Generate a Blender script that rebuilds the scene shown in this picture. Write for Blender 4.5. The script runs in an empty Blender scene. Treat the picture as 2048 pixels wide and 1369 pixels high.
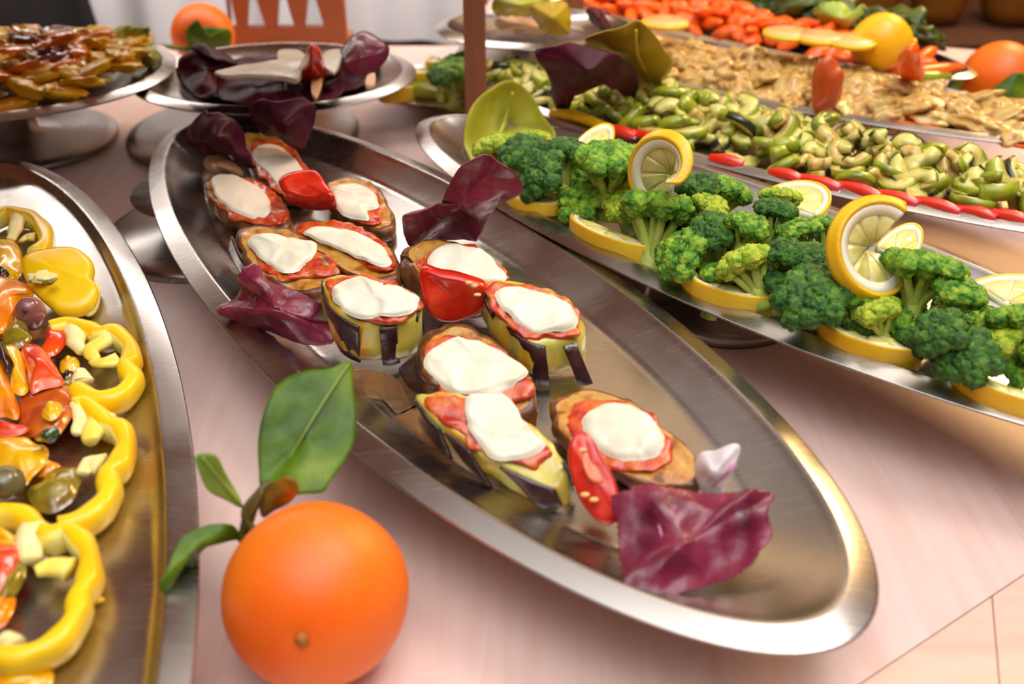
import bpy, math, random
from mathutils import Vector, Matrix, noise
R = math.radians
random.seed(7)
D = bpy.data
SC = bpy.context.scene
COL = SC.collection

# ------------------------------------------------------------------ camera
F_PX, PITCH, CAM = 2000.0, R(32.0), Vector((0.0, 0.0, 0.35))
cam_d = D.cameras.new('camera'); cam_d.sensor_width = 36.0; cam_d.lens = F_PX * 36.0 / 2048
cam = D.objects.new('camera', cam_d); COL.objects.link(cam)
cam.location = CAM; cam.rotation_euler = (R(90) - PITCH, 0, 0)
cam_d.clip_start = 0.01
cam_d.dof.use_dof = True; cam_d.dof.focus_distance = 0.60; cam_d.dof.aperture_fstop = 6.0
SC.camera = cam

# ------------------------------------------------------------------ world, lights, exposure
w = D.worlds.new('room_light'); SC.world = w; w.use_nodes = True
w.node_tree.nodes['Background'].inputs[0].default_value = (1.0, 0.90, 0.82, 1)
w.node_tree.nodes['Background'].inputs[1].default_value = 0.10

def area(name, loc, target, sx, sy, power, col):
    l = D.lights.new(name, 'AREA'); l.shape = 'RECTANGLE'; l.size = sx; l.size_y = sy
    l.energy = power; l.color = col
    o = D.objects.new(name, l); COL.objects.link(o); o.location = loc
    o.rotation_euler = (Vector(target) - Vector(loc)).to_track_quat('-Z', 'Y').to_euler()
    return o
area('ceiling_bounce', (0.15, -0.35, 0.9), (0.15, -0.1, 1.96), 0.5, 0.5, 62.0, (0.93, 0.97, 1.0))
area('overhead_light', (0.70, 0.75, 1.6), (0.2, 0.55, 0), 0.5, 0.5, 6.0, (1.0, 0.93, 0.88))
area('warm_ceiling_panel', (0.35, 1.45, 1.9), (0.35, 1.2, 0), 0.5, 0.3, 1.2, (1.0, 0.86, 0.68))
area('warm_lamp', (1.1, 1.75, 0.95), (0.35, 1.0, 0), 0.35, 0.35, 9.0, (1.0, 0.60, 0.26))
area('wall_lamp', (0.1, 3.1, 1.35), (0.1, 3.55, 1.95), 3.2, 0.12, 17.0, (1.0, 0.66, 0.32))
area('curtain_light', (-0.35, 1.27, 0.42), (-0.35, 1.62, 0.02), 0.9, 0.10, 2.0, (0.97, 0.97, 1.0))
area('far_plates_fill', (-0.45, 1.19, 0.345), (-0.45, 1.02, 0.05), 0.9, 0.04, 1.2, (1.0, 0.95, 0.9))  # added unseen fill under the shelf, brightens the far-left plates
vs = SC.view_settings
SC.display_settings.display_device = 'sRGB'
vs.view_transform = 'Standard'; vs.look = 'None'; vs.gamma = 1.0; vs.use_curve_mapping = False
vs.exposure = 0.68

# ------------------------------------------------------------------ helpers: points
def ray(px, py):
    x = (px - 1024) / F_PX; y = (684.5 - py) / F_PX
    c, s = math.cos(PITCH), math.sin(PITCH)
    return Vector((x, c + y * s, -s + y * c))
def P(px, py, z=0.0):
    d = ray(px, py); return CAM + d * ((z - CAM.z) / d.z)
def PY(px, py, Y):
    d = ray(px, py); return CAM + d * (Y / d.y)
def PP(px, py, p0, n):
    d = ray(px, py); return CAM + d * ((p0 - CAM).dot(n) / d.dot(n))
def Ps(pts, z=None):
    return [P(p[0], p[1], p[2] if len(p) > 2 else z) for p in pts]

def smooth_loop(pts, k=5):
    n = len(pts); out = []
    for i in range(n):
        a, b, c, d = pts[i-1], pts[i], pts[(i+1) % n], pts[(i+2) % n]
        for j in range(k):
            t = j / k
            out.append(0.5 * ((2*b) + (c-a)*t + (2*a-5*b+4*c-d)*t*t + (3*b-a-3*c+d)*t**3))
    return out
def smooth_path(pts, k=6):
    n = len(pts); out = []
    for i in range(n-1):
        a = pts[max(i-1, 0)]; b = pts[i]; c = pts[i+1]; d = pts[min(i+2, n-1)]
        for j in range(k):
            t = j / k
            out.append(0.5 * ((2*b) + (c-a)*t + (2*a-5*b+4*c-d)*t*t + (3*b-a-3*c+d)*t**3))
    out.append(pts[-1].copy()); return out

# ------------------------------------------------------------------ helpers: objects
def wloc(o):
    v = Vector((0, 0, 0))
    while o is not None: v += o.location; o = o.parent
    return v
def tag(o, label=None, cat=None, group=None, kind=None):
    if label: o['label'] = label
    if cat: o['category'] = cat
    if group: o['group'] = group
    if kind: o['kind'] = kind
    return o
def thing(name, label, cat, loc=(0, 0, 0), group=None):
    o = D.objects.new(name, None); COL.objects.link(o); o.location = loc
    o.empty_display_size = 0.02
    return tag(o, label, cat, group)
def build(name, V, Fc, mats, parent=None, local=False, mi=None, smooth=True, uv=None):
    """ONE mesh object; V in world space unless local; origin at the parent (or at the first centre)"""
    if not isinstance(mats, (list, tuple)): mats = [mats]
    me = D.meshes.new(name)
    if parent is None and not local:
        c = sum(V, Vector((0, 0, 0))) / len(V)
        zmin = min(v.z for v in V); org = Vector((c.x, c.y, zmin))
    else:
        org = Vector((0, 0, 0)) if local else wloc(parent)
    me.from_pydata([tuple(v - org) for v in V], [], Fc)
    for m in mats: me.materials.append(m)
    if mi: me.polygons.foreach_set('material_index', mi)
    if smooth: me.polygons.foreach_set('use_smooth', [True] * len(me.polygons))
    me.update()
    o = D.objects.new(name, me); COL.objects.link(o)
    if parent is not None: o.parent = parent
    elif not local: o.location = org
    return o
class MB:
    def __init__(s): s.V = []; s.F = []; s.M = []
    def add(s, V, F, m=0):
        b = len(s.V); s.V += V; s.F += [tuple(i + b for i in f) for f in F]; s.M += [m] * len(F)
    def build(s, name, mats, parent=None, local=False, smooth=True):
        return build(name, s.V, s.F, mats, parent, local, s.M, smooth)
def fix_normals(o):
    import bmesh
    bm = bmesh.new(); bm.from_mesh(o.data); bmesh.ops.recalc_face_normals(bm, faces=bm.faces); bm.to_mesh(o.data); bm.free()
    return o

def box_vf(c, s, rot=None):
    V = []
    for x in (-1, 1):
        for y in (-1, 1):
            for z in (-1, 1):
                v = Vector((x * s[0] / 2, y * s[1] / 2, z * s[2] / 2))
                if rot: v = rot @ v
                V.append(v + Vector(c))
    return V, [(0,1,3,2), (4,6,7,5), (0,4,5,1), (2,3,7,6), (0,2,6,4), (1,5,7,3)]
def prism_vf(poly, z0, z1):
    n = len(poly)
    V = [Vector((p[0], p[1], z1)) for p in poly] + [Vector((p[0], p[1], z0)) for p in poly]
    return V, [tuple(range(n)), tuple(reversed(range(n, 2*n)))] + [(i, i + n, (i+1) % n + n, (i+1) % n) for i in range(n)]
def loft_vf(rings, closed=True, cap0=True, cap1=True):
    """rings of equal length"""
    V = [v for r in rings for v in r]; n = len(rings[0]); F = []
    for k in range(len(rings) - 1):
        for i in range(n if closed else n - 1):
            j = (i + 1) % n
            F.append((k*n + i, k*n + j, (k+1)*n + j, (k+1)*n + i))
    if cap0: F.append(tuple(reversed(range(n))))
    if cap1: F.append(tuple(range((len(rings)-1)*n, len(rings)*n)))
    return V, F
def tube_vf(path, radii, seg=10, squash=1.0):
    rings = []; up = Vector((0, 0, 1))
    for i, p in enumerate(path):
        t = (path[min(i+1, len(path)-1)] - path[max(i-1, 0)]).normalized()
        a = t.cross(up)
        if a.length < 1e-3: a = t.cross(Vector((0, 1, 0)))
        a.normalize(); b = a.cross(t).normalized()
        r = radii[i] if isinstance(radii, (list, tuple)) else radii
        rings.append([p + a * math.cos(2*math.pi*k/seg) * r + b * math.sin(2*math.pi*k/seg) * r * squash for k in range(seg)])
    return loft_vf(rings)
def ico_vf(sub):
    import bmesh
    bm = bmesh.new(); bmesh.ops.create_icosphere(bm, subdivisions=sub, radius=1)
    V = [v.co.copy() for v in bm.verts]; F = [tuple(v.index for v in f.verts) for f in bm.faces]; bm.free()
    return V, F
ICO = {k: ico_vf(k) for k in (1, 2, 3, 4, 5)}
def nz(p, s=1.0, seed=0.0): return noise.noise(p * s + Vector((seed * 7.31, seed * 3.17, seed * 1.73)))
def blob_vf(c, r, sub=3, amp=0.1, fr=2.0, seed=0, rot=None):
    V, F = ICO[sub]; out = []
    r = Vector(r) if not isinstance(r, (int, float)) else Vector((r, r, r))
    for v in V:
        q = v * (1 + amp * nz(v, fr, seed))
        q = Vector((q.x * r.x, q.y * r.y, q.z * r.z))
        if rot: q = rot @ q
        out.append(q + Vector(c))
    return out, F

def slab_vf(outline, thick, dome=0.0, bevel=0.3, wob=0.0, wfr=60.0, seed=0, k=5, dents=None, taper=0.97, smooth=True, drop=None, jit=0.0, jfr=140.0):
    """a slice with rounded edges: outline is the top edge loop (world points), thickness goes down the fitted normal.
    returns V, F, M  (M 0 = top, 1 = side, 2 = bottom)"""
    L = smooth_loop(outline, k) if smooth else outline
    n = len(L); c = sum(L, Vector((0, 0, 0))) / n
    if jit: L = [p + (p - c).normalized() * jit * (nz(p, jfr, seed) + .3 * nz(p, jfr * 2.2, seed + 1)) for p in L]
    nm = Vector((0, 0, 0))
    for i in range(n): nm += (L[i] - c).cross(L[(i+1) % n] - c)
    nm.normalize()
    if nm.z < 0: nm = -nm; L = L[::-1]
    dn = drop if drop else -nm
    b = min(bevel * thick, 0.004)
    size = sum((p - c).length for p in L) / n
    e = b / size; g_ = 1 - e * 1.35
    prof = [(0.22*g_, dome, 0), (0.45*g_, dome*0.85, 0), (0.65*g_, dome*0.62, 0), (0.82*g_, dome*0.38, 0), (0.94*g_, dome*0.2, 0)]
    rings = []
    prof += [(1 - e*1.2, dome*0.1, 0), (1 - e*0.35, -b*0.3, 0), (1.0, -b, 0)]
    for s, h, _ in prof: rings.append([c + (p - c) * s + nm * h for p in L])
    zs = [thick*0.5, thick - b, thick]
    for j, (s, h) in enumerate(((1.0, zs[0]), (taper, zs[1]), (taper - e, zs[2]))):
        rings.append([c + (p - c) * s + dn * h for p in L])
    V = [c + nm * dome] + [v for r in rings for v in r] + [c + dn * thick]
    F = []; M = []
    for i in range(n): F.append((0, 1 + i, 1 + (i+1) % n)); M.append(0)
    nr = len(rings)
    for q in range(nr - 1):
        for i in range(n):
            j = (i+1) % n
            F.append((1 + q*n + i, 1 + (q+1)*n + i, 1 + (q+1)*n + j, 1 + q*n + j)); M.append(0 if q < 5 else (1 if q < 9 else 2))
    for i in range(n): F.append((1 + nr*n, 1 + (nr-1)*n + (i+1) % n, 1 + (nr-1)*n + i)); M.append(2)
    if wob:
        V = [v + nm * wob * nz(v, wfr, seed) + (v - c).normalized() * wob * 0.6 * nz(v, wfr*0.8, seed + 9) if (v-c).length > 1e-6 else v for v in V]
    if dents: V = [v + nm * dents(v) for v in V]
    return V, F, M
def slab(name, outline, thick, mats, parent=None, **kw):
    V, F, M = slab_vf(outline, thick, **kw)
    if not isinstance(mats, (list, tuple)): mats = [mats]; 
    M = [min(m, len(mats)-1) for m in M]
    return build(name, V, F, mats, parent, mi=M)

def leaf_vf(outline, centre, amp=0.003, fr=55.0, frill=0.0, ffr=26, seed=0, k=6, rings=12, jag=0.0, nvec=None, cup=0.0, ridge=0.0):
    L = smooth_loop(outline, k); n = len(L); c = centre
    nm = Vector((0, 0, 0))
    for i in range(n): nm += (L[i] - c).cross(L[(i+1) % n] - c)
    nm.normalize()
    if nm.z < 0: nm = -nm; L = L[::-1]
    V = [c.copy()]; F = []
    for r in range(1, rings + 1):
        s = (r / rings)
        for i, p in enumerate(L):
            q = c + (p - c) * s
            if jag and s > 0.8: q = q + (p - c) * jag * (s - 0.8) * 5 * (abs(math.sin(i * 1.9)) - 0.5 + 0.6*random.uniform(-1, 1))
            d = amp * nz(q, fr, seed) + amp * 0.55 * nz(q, fr * 2.3, seed + 3)
            if ridge: d += ridge * (0.5 - abs(nz(q, fr * 0.9, seed + 5))) 
            d += frill * (s ** 4) * math.sin(i * ffr / n * 6.283 / 1.0)
            d += cup * s * s
            V.append(q + nm * d)
    for i in range(n): F.append((0, 1 + i, 1 + (i+1) % n))
    for r in range(rings - 1):
        for i in range(n):
            j = (i+1) % n; F.append((1 + r*n + i, 1 + (r+1)*n + i, 1 + (r+1)*n + j, 1 + r*n + j))
    return V, F
def leaf(name, outline, centre, m, parent=None, thick=0.0008, **kw):
    V, F = leaf_vf(outline, centre, **kw)
    o = build(name, V, F, m, parent)
    md = o.modifiers.new('thickness', 'SOLIDIFY'); md.thickness = thick; md.offset = 0
    return o

def to_px(p):
    q = p - CAM; c, s_ = math.cos(PITCH), math.sin(PITCH)
    dz = q.y * c - q.z * s_; up = q.y * s_ + q.z * c
    return 1024 + F_PX * q.x / dz, 684.5 - F_PX * up / dz
def near(px, py, feats):
    n, (x, y) = min(feats.items(), key=lambda f: math.hypot(px - f[1][0], (py - f[1][1]) * 1.6))
    dx, dy = px - x, py - y
    if math.hypot(dx, dy) < 30: return 'close by ' + n
    if abs(dx) > abs(dy) * 1.3: return ('just ' if abs(dx) < 75 else 'well ') + ('right of ' if dx > 0 else 'left of ') + n
    return ('just ' if abs(dy) < 45 else 'well ') + ('behind ' if dy < 0 else 'in front of ') + n
NEAR_ZU = {'the big dark radicchio': (1180, 150), 'the upright curled lemon': (1352, 320), 'the hooked lemon': (1712, 450), 'the tomato-red upright chunk': (1665, 170), 'the far half lemon': (1585, 385), 'the right edge': (2040, 400), 'the far right rim': (1960, 330), 'the middle rim strips': (1760, 395), 'the heap middle': (1480, 250)}
NEAR_FE = {'the amber lettuce leaf': (1260, 110), 'the red upright chunk': (1665, 150), 'the green-leaved orange': (1990, 170), 'the right edge': (2040, 240), 'the whole lemon': (1770, 90), 'the carrot slices': (1500, 90), 'the tall carrot chunk': (1820, 120)}
NEAR_CA = {'the amber lettuce leaf': (1260, 60), 'the left citrus slice': (1575, 72), 'the right citrus slice': (1700, 88), 'the whole lemon': (1762, 72), 'the far citrus slice': (1330, 50), 'the tall carrot chunk': (1820, 120), 'the carrot heap middle': (1450, 60)}
NEAR_PE = {'the large lettuce leaf': (225, 88), 'the left picture edge': (0, 120), 'the right rim': (290, 140), 'the front rim': (110, 190), 'the heap top': (90, 120)}
NEAR_BR = {'the standing lettuce leaf': (1010, 250), 'the first rim lemon': (1070, 400), 'the second rim lemon': (1215, 465), 'the upright curled lemon': (1355, 345), 'the third rim lemon': (1450, 580), 'the hooked lemon': (1720, 500), 'the fourth rim lemon': (1745, 680), 'the fifth rim lemon': (1990, 780), 'the far half lemon': (1590, 400), 'the far right lemon': (2000, 575)}
# ------------------------------------------------------------------ materials
def lin(c):
    c = c / 255.0
    return c / 12.92 if c <= 0.04045 else ((c + 0.055) / 1.055) ** 2.4
def S(r, g, b): return (lin(r), lin(g), lin(b), 1)
def mat(name, cols, scale=60.0, rough=0.4, metal=0.0, bump=0.0, bscale=200.0, sss=0.0, srad=(1, .5, .2), sscale=0.004,
        coat=0.0, detail=4.0, stretch=None, lo=0.3, hi=0.7, trans=0.0, spec=0.5, rvar=0.0, dist=0.0, emit=None):
    m = D.materials.new(name); m.use_nodes = True; nt = m.node_tree; N = nt.nodes; Lk = nt.links
    b = N['Principled BSDF']
    tc = N.new('ShaderNodeTexCoord'); mp = N.new('ShaderNodeMapping'); Lk.new(tc.outputs['Object'], mp.inputs[0])
    if stretch: mp.inputs['Scale'].default_value = stretch
    if len(cols) > 1:
        t = N.new('ShaderNodeTexNoise'); t.inputs['Scale'].default_value = scale; t.inputs['Detail'].default_value = detail
        t.inputs['Distortion'].default_value = dist
        Lk.new(mp.outputs[0], t.inputs['Vector'])
        r = N.new('ShaderNodeValToRGB'); Lk.new(t.outputs['Fac'], r.inputs[0])
        e = r.color_ramp.elements; e[0].position = lo; e[0].color = cols[0]; e[1].position = hi; e[1].color = cols[-1]
        for i, c in enumerate(cols[1:-1]):
            x = e.new(lo + (hi - lo) * (i + 1) / (len(cols) - 1)); x.color = c
        Lk.new(r.outputs[0], b.inputs['Base Color'])
    else: b.inputs['Base Color'].default_value = cols[0]
    b.inputs['Roughness'].default_value = rough; b.inputs['Metallic'].default_value = metal
    b.inputs['Specular IOR Level'].default_value = spec
    if sss:
        b.inputs['Subsurface Weight'].default_value = sss; b.inputs['Subsurface Radius'].default_value = srad; b.inputs['Subsurface Scale'].default_value = sscale
    if coat: b.inputs['Coat Weight'].default_value = coat; b.inputs['Coat Roughness'].default_value = 0.12
    if trans: b.inputs['Transmission Weight'].default_value = trans
    if emit: b.inputs['Emission Color'].default_value = emit[0]; b.inputs['Emission Strength'].default_value = emit[1]
    if rvar:
        t3 = N.new('ShaderNodeTexNoise'); t3.inputs['Scale'].default_value = bscale * 0.3; Lk.new(mp.outputs[0], t3.inputs['Vector'])
        mr = N.new('ShaderNodeMapRange'); mr.inputs[3].default_value = rough - rvar; mr.inputs[4].default_value = rough + rvar
        Lk.new(t3.outputs['Fac'], mr.inputs[0]); Lk.new(mr.outputs[0], b.inputs['Roughness'])
    if bump:
        t2 = N.new('ShaderNodeTexNoise'); t2.inputs['Scale'].default_value = bscale; t2.inputs['Detail'].default_value = 3
        Lk.new(mp.outputs[0], t2.inputs['Vector'])
        bp = N.new('ShaderNodeBump'); bp.inputs['Strength'].default_value = bump; bp.inputs['Distance'].default_value = 0.001
        Lk.new(t2.outputs['Fac'], bp.inputs['Height']); Lk.new(bp.outputs[0], b.inputs['Normal'])
    return m

M = {}
def steel(name, base, rough):
    m = D.materials.new(name); m.use_nodes = True; nt = m.node_tree; N = nt.nodes; Lk = nt.links; b = N['Principled BSDF']
    b.inputs['Metallic'].default_value = 1.0; b.inputs['Base Color'].default_value = base
    tc = N.new('ShaderNodeTexCoord')
    bumps = []
    for rot, sc in ((0.4, (26, 1100, 60)), (1.35, (22, 900, 60)), (-0.7, (30, 1300, 60))):
        mp = N.new('ShaderNodeMapping'); mp.inputs['Rotation'].default_value = (0, 0, rot); mp.inputs['Scale'].default_value = sc
        Lk.new(tc.outputs['Object'], mp.inputs[0])
        t = N.new('ShaderNodeTexNoise'); t.inputs['Scale'].default_value = 1.0; t.inputs['Detail'].default_value = 6; t.inputs['Roughness'].default_value = .7
        Lk.new(mp.outputs[0], t.inputs['Vector'])
        r = N.new('ShaderNodeMapRange'); r.inputs[1].default_value = 0.56; r.inputs[2].default_value = 0.72; Lk.new(t.outputs['Fac'], r.inputs[0])
        bumps.append(r.outputs[0])
    ad = N.new('ShaderNodeMath'); Lk.new(bumps[0], ad.inputs[0]); Lk.new(bumps[1], ad.inputs[1])
    ad2 = N.new('ShaderNodeMath'); Lk.new(ad.outputs[0], ad2.inputs[0]); Lk.new(bumps[2], ad2.inputs[1])
    bl = N.new('ShaderNodeTexNoise'); bl.inputs['Scale'].default_value = 14; bl.inputs['Detail'].default_value = 3; Lk.new(tc.outputs['Object'], bl.inputs['Vector'])
    mr = N.new('ShaderNodeMapRange'); mr.inputs[1].default_value = 0.3; mr.inputs[2].default_value = 0.7; mr.inputs[3].default_value = rough * 0.75; mr.inputs[4].default_value = rough * 1.3
    Lk.new(bl.outputs['Fac'], mr.inputs[0])
    mu = N.new('ShaderNodeMath'); mu.operation = 'MULTIPLY_ADD'; mu.inputs[1].default_value = 0.07
    Lk.new(ad2.outputs[0], mu.inputs[0]); Lk.new(mr.outputs[0], mu.inputs[2]); Lk.new(mu.outputs[0], b.inputs['Roughness'])
    return m
M['steel'] = steel('brushed_steel', S(190, 184, 178), 0.24)
M['steel_dark'] = steel('worn_steel', S(170, 165, 160), 0.3)
M['beech'] = mat('beech_wood', [S(226, 188, 176), S(232, 198, 186), S(236, 206, 196), S(226, 186, 172)], scale=7, rough=0.38, detail=8, stretch=(9, 0.9, 1), bump=0.03, bscale=120, dist=0.8, lo=.25, hi=.75)
M['beech_edge'] = mat('beech_edge_wood', [S(226, 176, 152), S(236, 196, 176), S(228, 182, 160)], scale=6, rough=0.38, detail=8, stretch=(1, 6, 1), bump=0.03, bscale=120, dist=0.8)
M['seam'] = mat('dark_seam', [S(120, 90, 85)], rough=0.8)
M['post'] = mat('copper_brown_wood', [S(150, 88, 60), S(165, 100, 70)], scale=8, rough=0.5, stretch=(10, 10, 1))
M['shelf'] = mat('shelf_wood', [S(140, 96, 72), S(156, 108, 82)], scale=5, rough=0.5, stretch=(1, 8, 1))
M['orange'] = mat('orange_peel', [S(255, 104, 10), S(255, 120, 20), S(255, 134, 30)], scale=14, rough=0.42, bump=0.25, bscale=520, sss=0.15, srad=(1, .35, .08), sscale=0.004, lo=.35, hi=.65)
M['orange_scar'] = mat('orange_scar', [S(150, 92, 40), S(190, 110, 40)], scale=300, rough=0.7)
M['leaf_dark'] = mat('citrus_leaf', [S(44, 74, 8), S(84, 116, 18), S(126, 150, 36)], scale=40, rough=0.36, bump=0.35, bscale=140, lo=.3, hi=.75, spec=.25)
M['leaf_light'] = mat('young_leaf', [S(112, 148, 50), S(140, 172, 66)], scale=60, rough=0.4)
M['vein'] = mat('leaf_vein', [S(130, 150, 60)], rough=0.4)
M['twig'] = mat('green_twig', [S(70, 84, 24), S(96, 66, 26)], scale=90, rough=0.5)
M['brown_leaf'] = mat('bronze_leaf', [S(150, 92, 20), S(96, 84, 20), S(170, 100, 20)], scale=60, rough=0.4)
M['flesh'] = mat('fried_aubergine_flesh', [S(104, 56, 18), S(190, 122, 40), S(206, 156, 70), S(176, 156, 84)], scale=120, rough=0.34, bump=0.6, bscale=330, coat=0.35, lo=.28, hi=.72, detail=6)
M['flesh_gold'] = mat('golden_aubergine_flesh', [S(214, 118, 22), S(222, 172, 40), S(206, 196, 92), S(222, 190, 60)], scale=70, rough=0.3, bump=0.5, bscale=260, coat=0.35, lo=.3, hi=.7, stretch=(1, 1, .35))
M['peel'] = mat('aubergine_peel', [S(40, 22, 22), S(64, 34, 34), S(88, 52, 46)], scale=75, rough=0.26, bump=0.6, bscale=260, coat=0.4, lo=.35, hi=.75)
M['crust'] = mat('browned_edge', [S(66, 34, 16), S(110, 60, 22), S(150, 92, 34)], scale=120, rough=0.4, bump=0.6, bscale=300, coat=0.3)
M['sauce'] = mat('tomato_sauce', [S(176, 34, 10), S(204, 66, 20), S(214, 106, 36), S(196, 120, 44)], scale=110, rough=0.28, bump=0.8, bscale=320, coat=0.5, lo=.35, hi=.75)
M['mozz'] = mat('melted_mozzarella', [S(234, 228, 202), S(240, 236, 216), S(228, 214, 160)], scale=60, rough=0.34, bump=0.5, bscale=130, sss=0.12, srad=(1, .8, .5), sscale=0.004, lo=.4, hi=.8, coat=0.15)
M['mozz_cream'] = mat('cream_mozzarella', [S(246, 228, 200), S(248, 236, 214)], scale=40, rough=0.4, bump=0.15, bscale=150, sss=0.2, srad=(1, .8, .5), sscale=0.004)
M['tomato'] = mat('tomato_flesh', [S(206, 36, 18), S(226, 56, 28), S(238, 96, 56)], scale=60, rough=0.22, bump=0.3, bscale=160, sss=0.1, srad=(1, .3, .15), coat=0.4, lo=.35, hi=.75)
M['tomato_skin'] = mat('tomato_skin', [S(196, 28, 14), S(220, 40, 18)], scale=30, rough=0.2, coat=0.4)
M['tomato_core'] = mat('tomato_core', [S(244, 132, 84), S(240, 110, 66)], scale=100, rough=0.3, coat=0.3)
M['seed'] = mat('pale_seed', [S(240, 190, 120)], rough=0.4)
M['radicchio'] = mat('radicchio_leaf', [S(84, 14, 38), S(116, 24, 52), S(132, 36, 62), S(146, 52, 80)], scale=48, rough=0.36, bump=1.0, bscale=130, lo=.3, hi=.75, coat=0.2)
M['radicchio_dark'] = mat('dark_radicchio_leaf', [S(52, 8, 22), S(80, 14, 34), S(100, 26, 50)], scale=34, spec=.25, rough=0.5, bump=0.4, bscale=170, lo=.3, hi=.75)
M['rib_pink'] = mat('radicchio_rib', [S(190, 110, 150), S(216, 160, 190)], scale=60, rough=0.35)
M['rib_white'] = mat('white_radicchio_rib', [S(246, 238, 240), S(236, 222, 230), S(200, 130, 170)], scale=60, rough=0.4, lo=.45, hi=.85)
M['rib_tan'] = mat('pale_leaf_rib', [S(210, 160, 110), S(226, 180, 136)], scale=60, rough=0.4)
M['pepper'] = mat('yellow_pepper_skin', [S(255, 186, 0), S(255, 202, 0), S(252, 216, 24)], scale=22, rough=0.32, sss=0.15, srad=(1, .6, .05), sscale=0.004, coat=0.2)
M['pepper_in'] = mat('yellow_pepper_flesh', [S(250, 214, 40), S(252, 228, 96), S(250, 236, 150)], scale=60, rough=0.35, bump=0.3, bscale=200, coat=0.2)
M['membrane'] = mat('pepper_membrane', [S(250, 232, 140), S(252, 242, 190)], scale=80, rough=0.4, bump=0.4, bscale=240)
M['p_orange'] = mat('roast_orange_pepper', [S(255, 124, 0), S(250, 152, 8), S(232, 104, 10)], scale=40, rough=0.22, coat=0.6, bump=0.3, bscale=120)
M['p_red'] = mat('roast_red_pepper', [S(214, 36, 14), S(236, 70, 20), S(224, 96, 30)], scale=40, rough=0.2, coat=0.6, bump=0.3, bscale=120)
M['p_green'] = mat('roast_green_pepper', [S(110, 92, 20), S(140, 122, 26), S(104, 66, 24)], scale=46, rough=0.2, coat=0.6, bump=0.5, bscale=120)
M['p_amber'] = mat('roast_amber_pepper', [S(228, 152, 6), S(244, 186, 16), S(220, 160, 16)], scale=46, rough=0.2, coat=0.6, bump=0.3, bscale=120)
M['p_brown'] = mat('roast_brown_red_pepper', [S(150, 50, 20), S(190, 80, 20), S(214, 120, 30)], scale=60, rough=0.2, coat=0.6, bump=0.5, bscale=140)
M['olive'] = mat('purple_olive', [S(130, 74, 70), S(160, 100, 92)], scale=50, rough=0.2, coat=0.6)
M['olive_g'] = mat('grey_green_olive', [S(92, 84, 50), S(120, 106, 70)], scale=50, rough=0.25, coat=0.6)
M['black'] = mat('dark_aubergine_skin', [S(40, 24, 24), S(60, 30, 34)], scale=50, rough=0.15, coat=0.6)
M['basil'] = mat('wilted_basil', [S(24, 56, 20), S(44, 84, 24)], scale=80, rough=0.15, coat=0.6, bump=0.6, bscale=150)
M['rind'] = mat('lemon_rind', [S(252, 186, 14), S(255, 200, 30), S(255, 212, 52)], scale=30, rough=0.36, bump=0.35, bscale=420, sss=0.1, srad=(1, .7, .1), coat=0.1)
M['pith'] = mat('lemon_pith', [S(254, 244, 206), S(255, 248, 224)], scale=60, rough=0.5)
M['lemon'] = mat('lemon_flesh', [S(232, 214, 110), S(246, 230, 140), S(250, 238, 170)], scale=120, rough=0.15, coat=0.5, bump=0.3, bscale=240, sss=0.2, srad=(1, .9, .3))
M['lettuce'] = mat('pale_lettuce', [S(150, 150, 30), S(186, 182, 52), S(206, 204, 96)], scale=26, rough=0.4, bump=0.3, bscale=90, sss=0.1)
M['lettuce_amber'] = mat('amber_lettuce', [S(176, 146, 20), S(206, 170, 30)], scale=26, rough=0.4, bump=0.3, bscale=90)
M['lettuce_green'] = mat('bright_lettuce', [S(150, 176, 50), S(190, 210, 90)], scale=30, rough=0.4, bump=0.4, bscale=90)
M['zu_flesh'] = mat('courgette_flesh', [S(196, 176, 70), S(224, 212, 126), S(200, 196, 90)], scale=90, rough=0.35, coat=0.2, bump=0.3, bscale=200)
M['zu_flesh_b'] = mat('browned_courgette_flesh', [S(140, 88, 36), S(206, 176, 90), S(222, 196, 120)], scale=110, rough=0.35, coat=0.2, bump=0.3, bscale=200)
M['zu_skin'] = mat('courgette_skin', [S(70, 84, 14), S(136, 150, 24), S(180, 184, 50)], scale=50, rough=0.3, coat=0.3)
M['zu_skin_d'] = mat('dark_courgette_skin', [S(26, 30, 14), S(50, 58, 20)], scale=50, rough=0.25, coat=0.4)
M['red_strip'] = mat('red_pepper_strip', [S(222, 26, 16), S(240, 60, 34), S(238, 60, 80)], scale=30, rough=0.22, coat=0.5)
M['fennel'] = mat('braised_fennel', [S(128, 78, 26), S(190, 142, 66), S(210, 174, 104), S(176, 150, 62)], scale=75, rough=0.35, coat=0.3, bump=0.5, bscale=130, stretch=(1, 4, 1))
M['carrot'] = mat('carrot', [S(246, 84, 6), S(255, 108, 14), S(240, 92, 20)], scale=40, rough=0.35, coat=0.2, bump=0.3, bscale=100)
M['carrot_dark'] = mat('dull_orange_vegetable', [S(196, 74, 20), S(214, 96, 40)], scale=40, rough=0.35, coat=0.2)  # muted orange-red of the upright chunk
M['citrus_slice'] = mat('citrus_slice_flesh', [S(248, 190, 110), S(250, 210, 140)], scale=80, rough=0.3, coat=0.4)
M['greens'] = mat('dark_cooked_greens', [S(30, 44, 10), S(62, 80, 20), S(96, 110, 34)], scale=50, rough=0.4, bump=0.5, bscale=80)
M['cloth'] = mat('white_cloth', [S(222, 214, 210), S(230, 222, 218)], scale=20, rough=0.9)
M['dark_cloth'] = mat('dark_cloth', [S(34, 28, 26), S(42, 34, 32)], scale=20, rough=0.95)
M['crate'] = mat('orange_brown_wood', [S(176, 98, 50), S(188, 108, 58)], scale=12, rough=0.5, stretch=(1, 8, 8))
M['wall'] = mat('warm_wall', [S(96, 70, 56), S(104, 76, 60)], scale=3, rough=0.9)
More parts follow.
